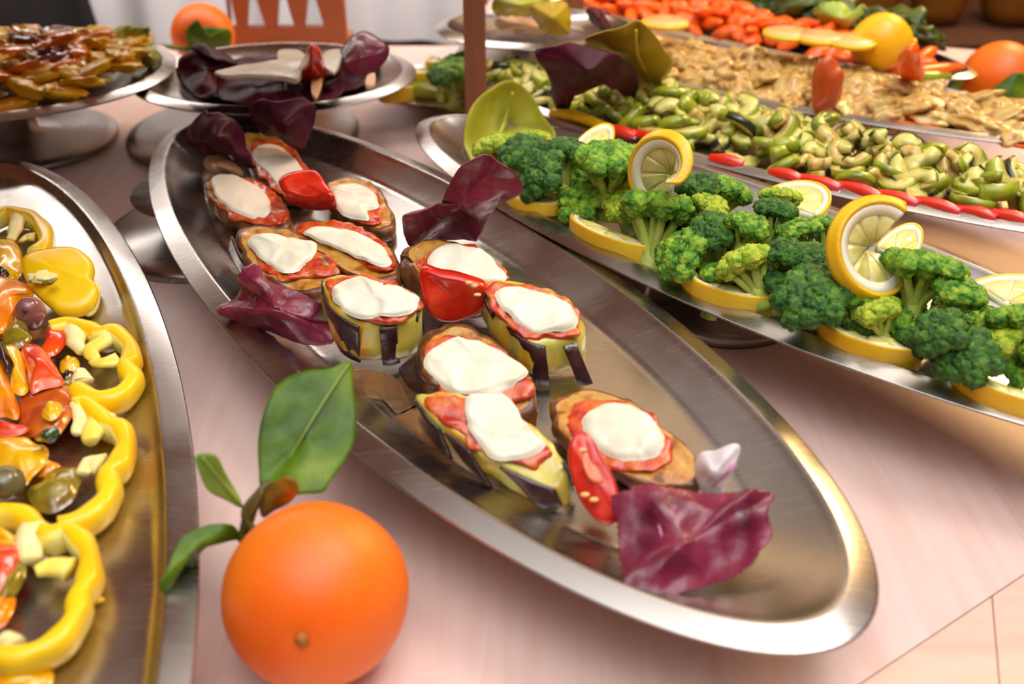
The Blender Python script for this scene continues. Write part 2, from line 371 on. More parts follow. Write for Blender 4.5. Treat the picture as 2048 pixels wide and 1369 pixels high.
M['wall_dark'] = mat('dark_brown_wall', [S(64, 34, 16), S(84, 46, 20)], scale=6, rough=0.7, stretch=(6, 1, .5))
M['ceiling'] = mat('ceiling_paint', [S(226, 222, 220)], rough=0.9)
M['floor'] = mat('dark_floor', [S(50, 36, 28), S(60, 44, 34)], scale=5, rough=0.6)
M['amber'] = mat('amber_brown_vessel', [S(120, 70, 14), S(146, 88, 20)], scale=14, rough=0.4)
M['juice'] = mat('oily_juice', [S(232, 190, 140)], rough=0.05, trans=0.9, spec=0.5)

# ------------------------------------------------------------------ room
def struct(name, V, F, m):
    o = build(name, V, F, m, smooth=False); o['kind'] = 'structure'; return o
struct('floor', *box_vf((0, 0.8, -0.87), (6, 6, 0.02)), M['floor'])
struct('ceiling', *box_vf((0, 0.8, 1.96), (6, 6, 0.02)), M['ceiling'])
struct('wall_back', *box_vf((0, 3.81, 0.55), (6, 0.02, 2.82)), M['wall_dark'])
struct('wall_front', *box_vf((0, -2.21, 0.55), (6, 0.02, 2.82)), M['wall'])
struct('wall_left', *box_vf((-3.01, 0.8, 0.55), (0.02, 6, 2.82)), M['wall'])
struct('wall_right', *box_vf((3.01, 0.8, 0.55), (0.02, 6, 2.82)), M['wall'])

# ------------------------------------------------------------------ counter
def clip(poly, a, n, keep=1):
    out = []
    d = [((Vector(p) - a).dot(n)) * keep for p in poly]
    for i in range(len(poly)):
        j = (i+1) % len(poly)
        if d[i] >= 0: out.append(poly[i])
        if (d[i] >= 0) != (d[j] >= 0):
            t = d[i] / (d[i] - d[j]); out.append(tuple(Vector(poly[i]).lerp(Vector(poly[j]), t)))
    return out
def xy(v): return Vector((v.x, v.y))
far_l = P(460, 92).y
tp = [(-1.4, far_l), (-1.4, -0.35), (1.5, -0.35), (1.5, 0.9), tuple(xy(P(2048, 108))), tuple(xy(P(1850, 92))), (0.42, 1.62), (-0.02, 1.62), (-0.06, far_l)]
a, b = xy(P(1720, 1369)), xy(P(2048, 1150)); dr = (b - a).normalized(); nn = Vector((-dr.y, dr.x))
c1, c2 = xy(P(1985, 1205)), xy(P(1999, 1369)); d2 = (c2 - c1).normalized(); n2 = Vector((-d2.y, d2.x))
table = thing('buffet_counter', 'pale pinkish beech buffet counter that all the steel platters stand on', 'counter', (0.05, 0.55, -0.85))
g = 0.0003
main_p = clip(tp, a + nn * g, nn)
edge_p = clip(tp, a - nn * g, nn, -1)
e1 = clip(edge_p, c1 - n2 * g, n2, -1); e2 = clip(edge_p, c1 + n2 * g, n2, 1)
build('panel', *prism_vf(main_p, -0.03, 0.0), M['beech'], table, smooth=False)
for e in (e1, e2):
    if len(e) > 2: build('edging', *prism_vf(e, -0.03, 0.0), M['beech_edge'], table, smooth=False)
build('underlay', *prism_vf([(-1.38, far_l - .02), (-1.38, -0.33), (1.48, -0.33), (1.48, 0.88), (0.4, 1.2), (-0.02, far_l - .02)], -0.05, -0.0302), M['seam'], table, smooth=False)
build('cabinet', *box_vf((0.0, 0.42, -0.45), (2.5, 1.2, 0.79)), M['beech'], table, smooth=False)

# ------------------------------------------------------------------ oval platters on low stands
def oval(cx, cy, rx, ry, ang, d, z, n=128, e=2.0):
    out = []; ca, sa = math.cos(ang), math.sin(ang)
    for i in range(n):
        t = 2*math.pi*i/n
        ct, st = math.cos(t), math.sin(t)
        if e != 2.0:
            q = (abs(ct)**e + abs(st)**e) ** (-1/e); ct *= q; st *= q
        x, y = (rx - d - 0.9 * max(0.0, d - 0.013)) * ct, (ry - d) * st
        out.append(Vector((cx + x*ca - y*sa, cy + x*sa + y*ca, z)))
    return out
PROF = [(0.0, 0.0), (0.0010, 0.0004), (0.0080, 0.0026), (0.0150, 0.0046), (0.0168, 0.0049), (0.0182, 0.0044), (0.0192, 0.0032), (0.0225, -0.0004), (0.0290, -0.0052),
        (0.0350, -0.0086), (0.0390, -0.0104), (0.0410, -0.0112), (0.0422, -0.0122), (0.0440, -0.0136), (0.0475, -0.0142), (0.0520, -0.0144)]
PROF_MAIN = [(0.0, 0.0), (0.0010, 0.0003), (0.0065, 0.0016), (0.0122, 0.0030), (0.0134, 0.0032), (0.0145, 0.0028), (0.0156, 0.0018), (0.0190, 0.0000), (0.0240, -0.0026),
        (0.0300, -0.0054), (0.0345, -0.0070), (0.0362, -0.0076), (0.0374, -0.0084), (0.0390, -0.0088), (0.0420, -0.0089)]
PROF_LEFT = [(0.0, 0.0), (0.0010, 0.0003), (0.0070, 0.0014), (0.0125, 0.0025), (0.0136, 0.0026), (0.0144, 0.0021), (0.0152, 0.0010), (0.0165, -0.0008), (0.0180, -0.0024),
        (0.0198, -0.0036), (0.0225, -0.0043), (0.0280, -0.0050), (0.0380, -0.0055)]
def platter(name, label, cx, cy, rx, ry, deg, zr, scale=1.0, m='steel', stand=True, group=None, prof=None, stand_r=0.075, foot_at=None, foot_label=None, n=160, foot_z=0.0):
    ang = R(deg); mb = MB()
    rings = [oval(cx, cy, rx, ry, ang, d * scale, zr + h * scale, n) for d, h in (prof or PROF)]
    zw = zr + (prof or PROF)[-1][1] * scale
    last = rings[-1]; c = Vector((cx, cy, zw))
    rings += [[c + (p - c) * s for p in last] for s in (0.7, 0.35, 0.08)]
    V, F = loft_vf(rings, cap0=False, cap1=True)
    F = [tuple(reversed(f)) for f in F] if False else F
    mb.add(V, F)
    o = mb.build(name, M[m]); fix_normals(o)
    sm = o.modifiers.new('sheet_thickness', 'SOLIDIFY'); sm.thickness = 0.0012; sm.offset = -1
    tag(o, label, 'platter', group)
    if stand:
        fx, fy = foot_at if foot_at else (cx, cy)
        h = zw - 0.0016 - foot_z
        prof = [(stand_r, 0.0), (stand_r, 0.004), (stand_r*0.985, 0.006), (stand_r*0.9, 0.0085), (stand_r*0.45, 0.011), (0.022, 0.016), (0.018, h*0.6), (0.024, h-0.003), (0.055, h-0.0012), (0.055, h)]
        if h < 0.03: prof = [(stand_r, 0.0), (stand_r, 0.003), (stand_r*0.97, 0.005), (stand_r*0.5, 0.007), (0.03, 0.010), (0.04, h-.001), (0.04, h)]
        V, F = lathe_vf(prof, (fx, fy, foot_z))
        s = build('serving_stand', V, F, M['steel_dark'])
        tag(s, foot_label or 'round steel stand under a platter', 'stand')
    return zw
def lathe_vf(prof, c, seg=64):
    rings = [[Vector((c[0] + r*math.cos(2*math.pi*i/seg), c[1] + r*math.sin(2*math.pi*i/seg), c[2] + z)) for i in range(seg)] for r, z in prof]
    return loft_vf(rings)

ZR = 0.055
zw_main = platter('oval_platter', 'long oval steel platter in the middle holding the aubergine slices', -0.0702, 0.5599, 0.3573, 0.1166, 124.3, 0.0497, prof=PROF_MAIN,
    foot_at=tuple(xy(P(425, 470))), foot_label='round steel stand foot showing beside the far half of the aubergine platter', stand_r=0.082)
zw_left = platter('oval_platter', 'oval steel platter of yellow pepper rings cut off by the left edge', -0.2907, 0.4224, 0.3750, 0.1130, 113.1, 0.0455, prof=PROF_LEFT,
    foot_label='steel stand hidden below the yellow pepper platter', stand_r=0.06)
zw_bro = platter('oval_platter', 'oval steel platter full of broccoli and lemon slices', 0.1465, 0.6058, 0.3203, 0.0934, 132.8, ZR, 0.8,
    foot_label='steel stand hidden below the broccoli platter', stand_r=0.055)
zw_zu = platter('oval_platter', 'oval steel platter of roasted courgettes edged with red pepper', 0.1942, 0.7975, 0.3145, 0.0765, 141.7, ZR, 0.6,
    foot_label='steel stand hidden below the courgette platter', stand_r=0.05)
zw_fe = platter('oval_platter', 'oval steel platter of pale braised fennel behind the courgettes', 0.2470, 0.9520, 0.3023, 0.078, 145.1, ZR, 0.6,
    foot_label='steel stand hidden below the fennel platter', stand_r=0.05)
zw_ca = platter('oval_platter', 'oval steel platter of orange carrots behind the fennel', 0.2236, 1.1826, 0.3187, 0.084, 135.0, ZR, 0.6,
    foot_label='steel stand hidden below the carrot platter', stand_r=0.05)

# ------------------------------------------------------------------ aubergine slices
def aubergine(label, top, tilt_z, thick, mozz, sauce, peel=(), mozz_z=0.003, mozz_t=0.0045, mm='mozz', fm='flesh', side='crust', drop=None, dome=0.0, seed=0, bowl=0.0):
    """top: [(px, py, z)...]; mozz / sauce: [(px, py)...] laid on the fitted plane of the top"""
    T = Ps(top)
    c = sum(T, Vector((0, 0, 0))) / len(T); nm = Vector((0, 0, 0))
    for i in range(len(T)): nm += (T[i] - c).cross(T[(i+1) % len(T)] - c)
    nm.normalize()
    if nm.z < 0: nm = -nm
    base = Vector((c.x, c.y, zw_main))
    t = thing('aubergine_slice', label, 'aubergine', base, 'fried aubergine slices topped with cheese on the middle platter')
    slab('flesh', T, thick, [M[fm], M[side], M[side]], t, wob=0.0022, wfr=110, k=8, jit=.0022, jfr=120, seed=seed, bevel=0.25, dome=dome, drop=drop, taper=0.99)
    if sauce:
        So = [PP(p[0], p[1], c + nm * 0.0018, nm) for p in sauce]
        slab('sauce', So, 0.0026, M['sauce'], t, wob=0.0018, wfr=200, k=8, jit=.0042, jfr=90, seed=seed + 1, bevel=0.4, dome=0.001)
    fold = 0.4 if mm == 'mozz_cream' else 1.0
    def dent(v):
        return .0004 + bowl * min(1, max(0, 1 - ((v - mc).length / ms) ** 2)) + fold * (0.0022 * nz(v, 70, seed) + .009 * max(0, .18 - abs(nz(v, 42, seed + 4))))
    Mo = [PP(p[0], p[1], c + nm * mozz_z, nm) for p in mozz]
    mc = sum(Mo, Vector((0, 0, 0))) / len(Mo); ms = max((p - mc).length for p in Mo)
    slab('mozzarella', Mo, mozz_t, M[mm], t, wob=0.0008, wfr=90, k=8, jit=.0012, jfr=110, seed=seed + 2, bevel=0.5, dome=0.0012, dents=dent)
    for pl in peel:
        # a strip of skin standing on the side: quads of (px, py, z) from top to bottom
        strip(t, pl)
    return t
def strip(parent, quad, name='peel', m='peel', th=0.0015):
    """quad: two edges [(px,py,z)...] top row and bottom row -> curved strip with thickness"""
    A, B = quad
    A = smooth_path(Ps(A), 5); B = smooth_path(Ps(B), 5)
    rows = [[a.lerp(b, s) for a, b in zip(A, B)] for s in (0, .2, .4, .6, .8, 1)]
    V, F = loft_vf(rows, closed=False, cap0=False, cap1=False)
    c = sum(V, Vector()) / len(V)
    V = [v + Vector((0, -1, 0.3)).normalized() * (0.0030 + 0.0007 * nz(v, 200, 3)) for v in V]
    o = build(name, V, F, M[m], parent)
    s = o.modifiers.new('thickness', 'SOLIDIFY'); s.thickness = th; s.offset = 0
    return o
Z = zw_main
DOWN = Vector((0, 0, -1))
aubergine('small aubergine slice with a tan cheese slice between the two dark radicchio leaves',
    [(475, 268, Z+.018), (520, 262, Z+.018), (560, 275, Z+.018), (600, 310, Z+.016), (620, 350, Z+.014), (615, 385, Z+.012), (560, 385, Z+.012), (510, 345, Z+.014), (485, 305, Z+.016)], 0, .012,
    [(505, 300), (535, 286), (565, 295), (600, 330), (605, 360), (565, 378), (535, 345), (510, 325)],
    [(500, 290), (530, 278), (580, 290), (615, 340), (612, 372), (560, 385), (530, 360), (505, 330)], mm='mozz_cream', seed=1)
aubergine('aubergine slice with a smooth oval cream cheese slice, farthest on the near-left rim side',
    [(405, 365, Z+.016), (430, 345, Z+.018), (480, 350, Z+.018), (535, 375, Z+.018), (575, 415, Z+.016), (580, 450, Z+.014), (550, 462, Z+.012), (500, 450, Z+.012), (450, 425, Z+.014), (415, 395, Z+.016)], 0, .014,
    [(421, 358), (440, 347), (475, 352), (520, 375), (541, 405), (535, 428), (505, 432), (465, 420), (435, 395)],
    [(425, 365), (480, 352), (545, 380), (575, 420), (560, 445), (500, 443), (450, 420)], mm='mozz_cream', mozz_z=.004, seed=2)
aubergine('aubergine slice with folded cheese just right of the far tomato wedge',
    [(650, 365, Z+.018), (690, 350, Z+.02), (745, 362, Z+.02), (772, 395, Z+.016), (790, 440, Z+.012), (770, 465, Z+.01), (730, 450, Z+.012), (690, 430, Z+.014), (655, 400, Z+.016)], 0, .012,
    [(662, 385), (680, 365), (720, 366), (748, 385), (756, 412), (735, 420), (738, 440), (715, 436), (680, 422)],
    [(665, 395), (700, 368), (750, 380), (765, 415), (755, 445), (715, 442), (680, 425)], mozz_z=.004, seed=3)
aubergine('aubergine slice with long cheese and much tomato sauce, in the row behind the tall slices',
    [(575, 455, Z+.016), (620, 436, Z+.018), (680, 440, Z+.02), (745, 465, Z+.018), (790, 505, Z+.016), (806, 555, Z+.010), (770, 560, Z+.010), (715, 555, Z+.012), (650, 515, Z+.014), (595, 480, Z+.016)], 0, .012,
    [(607, 458), (630, 449), (680, 455), (735, 475), (772, 500), (782, 522), (755, 528), (715, 512), (660, 487), (618, 470)],
    [(590, 452), (640, 442), (700, 448), (760, 478), (790, 515), (780, 540), (740, 535), (680, 500), (620, 475)], mozz_z=.005, seed=4)
aubergine('aubergine slice with a wing-shaped cheese slice, behind the crumpled radicchio leaf',
    [(468, 462, Z+.026), (500, 446, Z+.028), (560, 450, Z+.028), (620, 480, Z+.026), (665, 525, Z+.020), (678, 570, Z+.012), (640, 588, Z+.010), (590, 585, Z+.010), (535, 560, Z+.014), (490, 520, Z+.02)], 0, .016,
    [(497, 480), (520, 467), (570, 470), (610, 478), (635, 485), (628, 510), (600, 535), (570, 547), (540, 530), (510, 505)],
    [(505, 490), (560, 475), (620, 490), (675, 535), (665, 550), (610, 552), (560, 558), (525, 535)], mozz_z=.004, seed=5,
    peel=[([(466, 470, Z+.024), (485, 515, Z+.020), (520, 552, Z+.014), (550, 572, Z+.010)], [(462, 500, Z+.008), (478, 530, Z+.006), (500, 560, Z+.003), (540, 580, Z+.002)])])
aubergine('tall aubergine block with striped skin, just right of the crumpled radicchio leaf',
    [(642, 552, Z+.040), (690, 545, Z+.042), (745, 550, Z+.042), (790, 565, Z+.040), (836, 585, Z+.038), (838, 620, Z+.034), (808, 645, Z+.030), (760, 652, Z+.028), (715, 650, Z+.028), (672, 625, Z+.032), (650, 590, Z+.036)], 0, .026,
    [(667, 570), (690, 556), (740, 556), (790, 567), (836, 587), (835, 605), (820, 625), (770, 632), (720, 634), (685, 618), (666, 595)],
    [(652, 560), (700, 550), (780, 560), (832, 590), (834, 615), (800, 640), (750, 640), (700, 625), (660, 590)], fm='flesh', side='flesh_gold', drop=DOWN, mozz_z=.004, seed=6, bowl=-.001,
    peel=[([(646, 560, Z+.038), (652, 600, Z+.034), (680, 630, Z+.031), (720, 652, Z+.028)], [(652, 618, Z+.012), (668, 668, Z+.006), (690, 705, Z+.003), (722, 722, Z+.002)]),
          ([(760, 652, Z+.027), (775, 652, Z+.027), (794, 650, Z+.027)], [(768, 726, Z+.002), (782, 728, Z+.002), (800, 722, Z+.002)]),
          ([(834, 640, Z+.028), (838, 620, Z+.032), (840, 596, Z+.034)], [(836, 690, Z+.004), (842, 680, Z+.004), (848, 660, Z+.006)])])
aubergine('aubergine slice with round cheese behind the middle tomato wedge',
    [(802, 500, Z+.030), (830, 480, Z+.034), (880, 472, Z+.036), (940, 488, Z+.036), (990, 520, Z+.034), (1015, 555, Z+.030), (980, 580, Z+.024), (900, 580, Z+.024), (840, 560, Z+.026), (812, 530, Z+.028)], 0, .022,
    [(853, 520), (870, 498), (910, 487), (955, 494), (990, 520), (1013, 553), (980, 565), (920, 562), (870, 550)],
    [(835, 520), (870, 492), (940, 488), (1000, 530), (1010, 560), (930, 575), (850, 565)], drop=DOWN, mozz_z=.0055, seed=7, bowl=-.001,
    peel=[([(803, 508, Z+.028), (820, 516, Z+.028), (838, 540, Z+.026)], [(803, 560, Z+.006), (815, 575, Z+.004), (832, 585, Z+.003)])])
aubergine('tall aubergine block with two dark skin strips, right of the middle tomato wedge',
    [(962, 570, Z+.040), (1000, 557, Z+.042), (1060, 562, Z+.042), (1110, 580, Z+.040), (1150, 605, Z+.036), (1170, 650, Z+.028), (1160, 680, Z+.024), (1110, 690, Z+.024), (1060, 690, Z+.026), (1010, 650, Z+.030), (980, 610, Z+.036)], 0, .022,
    [(990, 590), (1015, 572), (1060, 573), (1095, 590), (1135, 605), (1155, 632), (1150, 655), (1110, 660), (1065, 662), (1020, 630)],
    [(972, 580), (1020, 564), (1100, 580), (1160, 630), (1160, 670), (1100, 678), (1050, 675), (1000, 630)], fm='flesh', side='flesh_gold', drop=DOWN, mozz_z=.004, seed=8, bowl=-.001,
    peel=[([(1006, 640, Z+.028), (1030, 665, Z+.027), (1060, 682, Z+.025), (1090, 690, Z+.024)], [(1030, 700, Z+.010), (1055, 735, Z+.004), (1072, 762, Z+.002), (1100, 768, Z+.001)]),
          ([(1126, 690, Z+.023), (1140, 686, Z+.023), (1150, 682, Z+.023)], [(1155, 766, Z+.002), (1170, 768, Z+.002), (1184, 764, Z+.002)]),
          ([(964, 575, Z+.038), (972, 600, Z+.036), (985, 625, Z+.032)], [(975, 625, Z+.014), (985, 655, Z+.010), (1000, 680, Z+.008)])])
aubergine('aubergine slice with the largest round cheese, in the centre of the middle platter',
    [(835, 700, Z+.026), (850, 662, Z+.030), (890, 645, Z+.032), (950, 652, Z+.032), (1010, 690, Z+.028), (1050, 730, Z+.024), (1075, 785, Z+.016), (1070, 825, Z+.011), (1040, 835, Z+.010), (980, 800, Z+.014), (900, 790, Z+.016), (850, 755, Z+.022)], 0, .018,
    [(848, 720), (870, 690), (910, 674), (960, 682), (1010, 705), (1055, 738), (1035, 765), (1000, 785), (960, 790), (900, 780), (862, 752)],
    [(850, 700), (900, 672), (1000, 700), (1060, 755), (1055, 790), (1010, 800), (950, 795), (880, 775)], mozz_z=.004, seed=9, drop=DOWN, bowl=-.001,
    peel=[([(834, 705, Z+.022), (842, 745, Z+.020), (870, 778, Z+.016)], [(800, 735, Z+.004), (815, 765, Z+.003), (850, 790, Z+.002)])])
aubergine('long aubergine wedge with zigzag dark skin, nearest the front rim',
    [(832, 790, Z+.028), (850, 780, Z+.030), (900, 783, Z+.030), (960, 795, Z+.028), (1040, 830, Z+.024), (1090, 870, Z+.020), (1130, 920, Z+.015), (1145, 965, Z+.010), (1120, 985, Z+.008), (1060, 965, Z+.010), (1000, 930, Z+.014), (940, 895, Z+.018), (880, 850, Z+.023)], 0, .013,
    [(930, 800), (960, 787), (1010, 790), (1035, 815), (1050, 845), (1080, 875), (1095, 888), (1075, 905), (1030, 918), (985, 915), (960, 890), (935, 850)],
    [(850, 795), (900, 790), (980, 800), (1060, 860), (1100, 900), (1080, 930), (1010, 920), (940, 885), (880, 840)], fm='flesh_gold', side='flesh_gold', drop=DOWN, mozz_z=.004, seed=10,
    peel=[([(832, 795, Z+.027), (855, 830, Z+.024), (880, 855, Z+.021)], [(842, 840, Z+.008), (870, 880, Z+.005), (905, 915, Z+.003)]),
          ([(890, 862, Z+.020), (915, 878, Z+.019), (940, 900, Z+.017)], [(930, 920, Z+.005), (960, 950, Z+.002), (985, 972, Z+.001)]),
          ([(1000, 930, Z+.014), (1050, 950, Z+.012), (1110, 975, Z+.009)], [(1050, 975, Z+.005), (1080, 1010, Z+.001), (1125, 1005, Z+.002)]),
          ([(1125, 918, Z+.016), (1138, 940, Z+.013), (1146, 965, Z+.010)], [(1130, 935, Z+.010), (1142, 955, Z+.006), (1148, 980, Z+.003)])])
aubergine('aubergine slice with crumpled white cheese, beside the near tomato wedge',
    [(1096, 820, Z+.016), (1115, 790, Z+.018), (1160, 775, Z+.020), (1230, 785, Z+.022), (1290, 815, Z+.022), (1345, 860, Z+.020), (1390, 905, Z+.017), (1402, 925, Z+.016), (1395, 975, Z+.012), (1340, 980, Z+.010), (1270, 960, Z+.010), (1190, 930, Z+.011), (1130, 890, Z+.012)], 0, .010,
    [(1160, 850), (1175, 820), (1215, 805), (1270, 812), (1310, 840), (1328, 870), (1322, 900), (1290, 915), (1245, 915), (1205, 900), (1175, 875)],
    [(1140, 825), (1165, 800), (1260, 805), (1330, 860), (1350, 905), (1300, 945), (1220, 930), (1150, 880)], mozz_z=.005, mozz_t=.008, seed=11)
V, F = slab_vf(Ps([(600, 765), (660, 740), (800, 770), (850, 800), (830, 860), (780, 830), (700, 800)], Z + .0012), .0008)[:2]

# tomato wedges -----------------------------------------------------
def wedge(label, skin, cut, thick, z, core=None, seeds=(), drop=None, group='tomato wedges on the middle platter'):
    C = Ps(cut); c = sum(C, Vector()) / len(C)
    t = thing('tomato_wedge', label, 'tomato', (c.x, c.y, min(p.z for p in C) - thick), group)
    slab('flesh', C, thick, [M['tomato'], M['tomato_skin'], M['tomato_skin']], t, wob=.0008, wfr=80, bevel=.15, taper=.55, drop=drop)
    nm = (C[1] - C[0]).cross(C[3] - C[0]).normalized()
    if nm.z < 0: nm = -nm
    if core:
        K = [PP(p[0], p[1], c + nm * .0012, nm) for p in core]
        slab('core', K, .0025, M['tomato_core'], t, wob=.0008, wfr=140, bevel=.4)
    for s in seeds:
        q = PP(s[0], s[1], c + nm * .0012, nm)
        build('seed', *blob_vf(q, (.0022, .0014, .001), 2), M['seed'], t)
    return t
wedge('far tomato wedge with a hollow cut face, lying between the smooth cream cheese slices', None,
      [(556, 352, Z+.040), (600, 336, Z+.042), (632, 336, Z+.042), (650, 360, Z+.038), (668, 390, Z+.034), (640, 398, Z+.030), (600, 395, Z+.030), (565, 380, Z+.034)], .024, Z)
wedge('largest tomato wedge, in front of the round cheese in the centre', None,
      [(840, 543, Z+.048), (880, 550, Z+.048), (930, 560, Z+.046), (968, 575, Z+.042), (985, 605, Z+.032), (955, 635, Z+.022), (905, 650, Z+.018), (862, 640, Z+.022), (845, 600, Z+.034)], .018, Z,
      seeds=[(948, 572), (938, 566), (880, 600), (955, 590)])
wedge('narrow tomato wedge leaning against the nearest aubergine slice', None,
      [(1142, 880, Z+.034), (1160, 862, Z+.036), (1185, 880, Z+.034), (1205, 920, Z+.028), (1230, 965, Z+.022), (1238, 1010, Z+.016), (1232, 1045, Z+.010), (1200, 1048, Z+.008), (1165, 1010, Z+.012), (1143, 960, Z+.020), (1134, 915, Z+.028)], .012, Z,
      core=[(1165, 905), (1180, 908), (1205, 955), (1208, 968), (1180, 960), (1165, 930)], seeds=[(1170, 990), (1188, 1000), (1165, 900)])

# radicchio leaves ---------------------------------------------------
def radicchio(label, outline, centre, m='radicchio', rib=None, ribm='rib_pink', group=None, **kw):
    O = Ps(outline); c = P(*centre)
    o = thing('radicchio_leaf', label, 'leaf', (c.x, c.y, min(p.z for p in O)), group)
    leaf('blade', O, c, M[m], o, **kw)
    if rib:
        for r in (rib if isinstance(rib[0], list) else [rib]):
            pth = smooth_path(Ps(r), 5)
            build('rib', *tube_vf(pth, [0.0014 - 0.0009 * i / len(pth) for i in range(len(pth))], 8), M[ribm], o)
    return o
radicchio('large flat purple radicchio leaf at the near end of the middle platter',
    [(1224, 1002, Z+.020), (1260, 985, Z+.024), (1290, 975, Z+.026), (1380, 985, Z+.024), (1440, 988, Z+.022), (1475, 990, Z+.022), (1500, 983, Z+.026), (1543, 996, Z+.022), (1532, 1030, Z+.020), (1543, 1075, Z+.016), (1520, 1100, Z+.014), (1500, 1130, Z+.010), (1462, 1160, Z+.006), (1400, 1180, Z+.005), (1340, 1200, Z+.004), (1280, 1208, Z+.004), (1250, 1190, Z+.006), (1240, 1120, Z+.010), (1236, 1060, Z+.014)],
    (1375, 1085, Z+.020), amp=.0030, fr=46, jag=.030, ridge=.0055, rings=34, k=12, seed=2,
    rib=[[(1293, 985, Z+.0245), (1312, 1030, Z+.0225), (1325, 1080, Z+.019)]])
radicchio('crumpled purple radicchio leaf lying over the rim-side of the middle platter',
    [(438, 622, Z+.012), (470, 600, Z+.016), (490, 575, Z+.026), (480, 560, Z+.034), (492, 535, Z+.042), (520, 530, Z+.042), (540, 560, Z+.036), (580, 580, Z+.030), (600, 585, Z+.030), (640, 610, Z+.026), (625, 640, Z+.022), (665, 650, Z+.016), (672, 685, Z+.008), (620, 690, Z+.006), (560, 672, Z+.008), (500, 650, Z+.010)],
    (560, 620, Z+.030), amp=.004, fr=45, ridge=.008, rings=20, seed=5, k=7, jag=.03)
radicchio('folded dark purple radicchio leaf standing up at the far rim above the round cheese',
    [(803, 442, Z+.040), (830, 432, Z+.040), (872, 438, Z+.042), (885, 400, Z+.060), (915, 345, Z+.082), (950, 322, Z+.090), (985, 312, Z+.092), (1010, 335, Z+.088), (1028, 350, Z+.082), (1044, 384, Z+.070), (1005, 405, Z+.060), (985, 430, Z+.050), (960, 470, Z+.034), (945, 485, Z+.026), (900, 484, Z+.022), (822, 498, Z+.016)],
    (925, 405, Z+.062), amp=.004, fr=45, ridge=.006, rings=18, seed=8, m='radicchio')
radicchio('dark curled radicchio leaf on the far left corner of the middle platter',
    [(372, 285, Z+.030), (385, 245, Z+.050), (420, 222, Z+.062), (455, 228, Z+.060), (470, 255, Z+.050), (490, 300, Z+.034), (500, 345, Z+.014), (465, 335, Z+.010), (420, 320, Z+.010), (390, 310, Z+.014)],
    (435, 275, Z+.052), m='radicchio_dark', amp=.006, fr=50, ridge=.008, seed=11, rings=14)
radicchio('dark radicchio leaf behind the farthest aubergine slice, below the radicchio plate',
    [(500, 215, Z+.060), (540, 205, Z+.066), (610, 205, Z+.066), (630, 230, Z+.056), (615, 280, Z+.036), (600, 305, Z+.022), (560, 280, Z+.028), (520, 260, Z+.034), (500, 240, Z+.044)],
    (565, 245, Z+.056), m='radicchio_dark', amp=.005, fr=50, ridge=.006, seed=13, rings=14)
radicchio('small tan curled stalk end below the dark curled radicchio',
    [(408, 325, Z+.014), (425, 307, Z+.020), (455, 315, Z+.022), (478, 335, Z+.018), (480, 352, Z+.012), (450, 350, Z+.010), (420, 342, Z+.010)],
    (445, 332, Z+.022), m='rib_tan', amp=.003, seed=14, rings=8, thick=.002)
radicchio('white and pink radicchio rib piece behind the large flat purple leaf',
    [(1400, 912, Z+.026), (1430, 905, Z+.032), (1470, 890, Z+.040), (1477, 905, Z+.036), (1468, 940, Z+.028), (1450, 965, Z+.020), (1440, 990, Z+.010), (1405, 985, Z+.008), (1398, 950, Z+.014)],
    (1430, 945, Z+.030), m='rib_white', amp=.003, fr=60, seed=15, rings=12, thick=.002,
    rib=[[(1470, 930, Z+.032), (1455, 945, Z+.030), (1425, 975, Z+.020)]])

# oily juice lying in the well
for lab, pts in (('shallow pool of oily juice below the tall aubergine block', [(640, 745), (700, 735), (770, 745), (812, 770), (850, 800), (800, 830), (770, 800), (700, 790), (650, 770)]),
                 ('pale pool of oily juice beside the long aubergine wedge', [(775, 850), (830, 810), (860, 860), (920, 940), (960, 975), (900, 950), (830, 905), (790, 880)])):
    o = slab('juice_pool', Ps(pts, Z + .0014), .0012, M['juice']); tag(o, lab, 'juice')

# ------------------------------------------------------------------ front orange with leaves
def orange(label, px, py, rad, z0=0.0, sub=5, group=None, nav=None, Y=None):
    d = ray(px, py); t = (z0 + rad - CAM.z) / d.z; c = CAM + d * t
    o = thing('orange', label, 'orange', (c.x, c.y, z0), group)
    V, F = ICO[sub]
    ax = None
    if nav:
        dn = ray(*nav).normalized(); oc = c - CAM; b_ = oc.dot(dn); disc = rad * rad - (oc.length_squared - b_ * b_)
        hit = CAM + dn * (b_ - math.sqrt(max(disc, 0))); ax = (hit - c).normalized()
    out = []
    for v in V:
        q = v * (1 + 0.012 * nz(v, 1.6, 3))
        if ax:
            h = (v - ax).length; q = q * (1 - 0.02 * math.exp(-(h / 0.12) ** 2)); q -= ax * 0.03 * (v.dot(ax))
        out.append(c + q * rad)
    build('peel', out, F, M['orange'], o)
    if ax: build('navel', *blob_vf(c + ax * rad * 0.955, (.0028, .0028, .0028), 3, .3, 3), M['orange_scar'], o)
    return o, c
org, oc = orange('large bright orange with green leaves standing at the front of the counter', 633, 1190, 0.0386, nav=(603, 1284))
tw0 = oc + Vector((-.024, .020, .024))
dist_t = (tw0 - CAM).length
def pl(px, py, dd=0.0):
    """a point near the stem, at the stem's depth plus dd along the view"""
    d = ray(px, py).normalized(); n = Vector((0, math.cos(PITCH), -math.sin(PITCH)))
    return CAM + d * (((tw0 - CAM).dot(n) + dd) / d.dot(n))
sp = smooth_path([pl(505, 1060, .004), pl(490, 1025, .002), pl(520, 985, .003), pl(540, 965, .006)], 6)
twig = build('twig', *tube_vf(sp, .0018, 8), M['twig'], org)
def cleaf(name, outline, dds, m, cm, rib=None, **kw):
    O = [pl(p[0], p[1], p[2]) for p in outline]
    o = leaf(name, O, pl(*cm), M[m], org, **kw)
    if rib: build('midrib', *tube_vf(smooth_path([pl(*r) for r in rib], 5), [.0009, .0008] * 200 if False else .0006, 6), M['vein'], o)
    return o
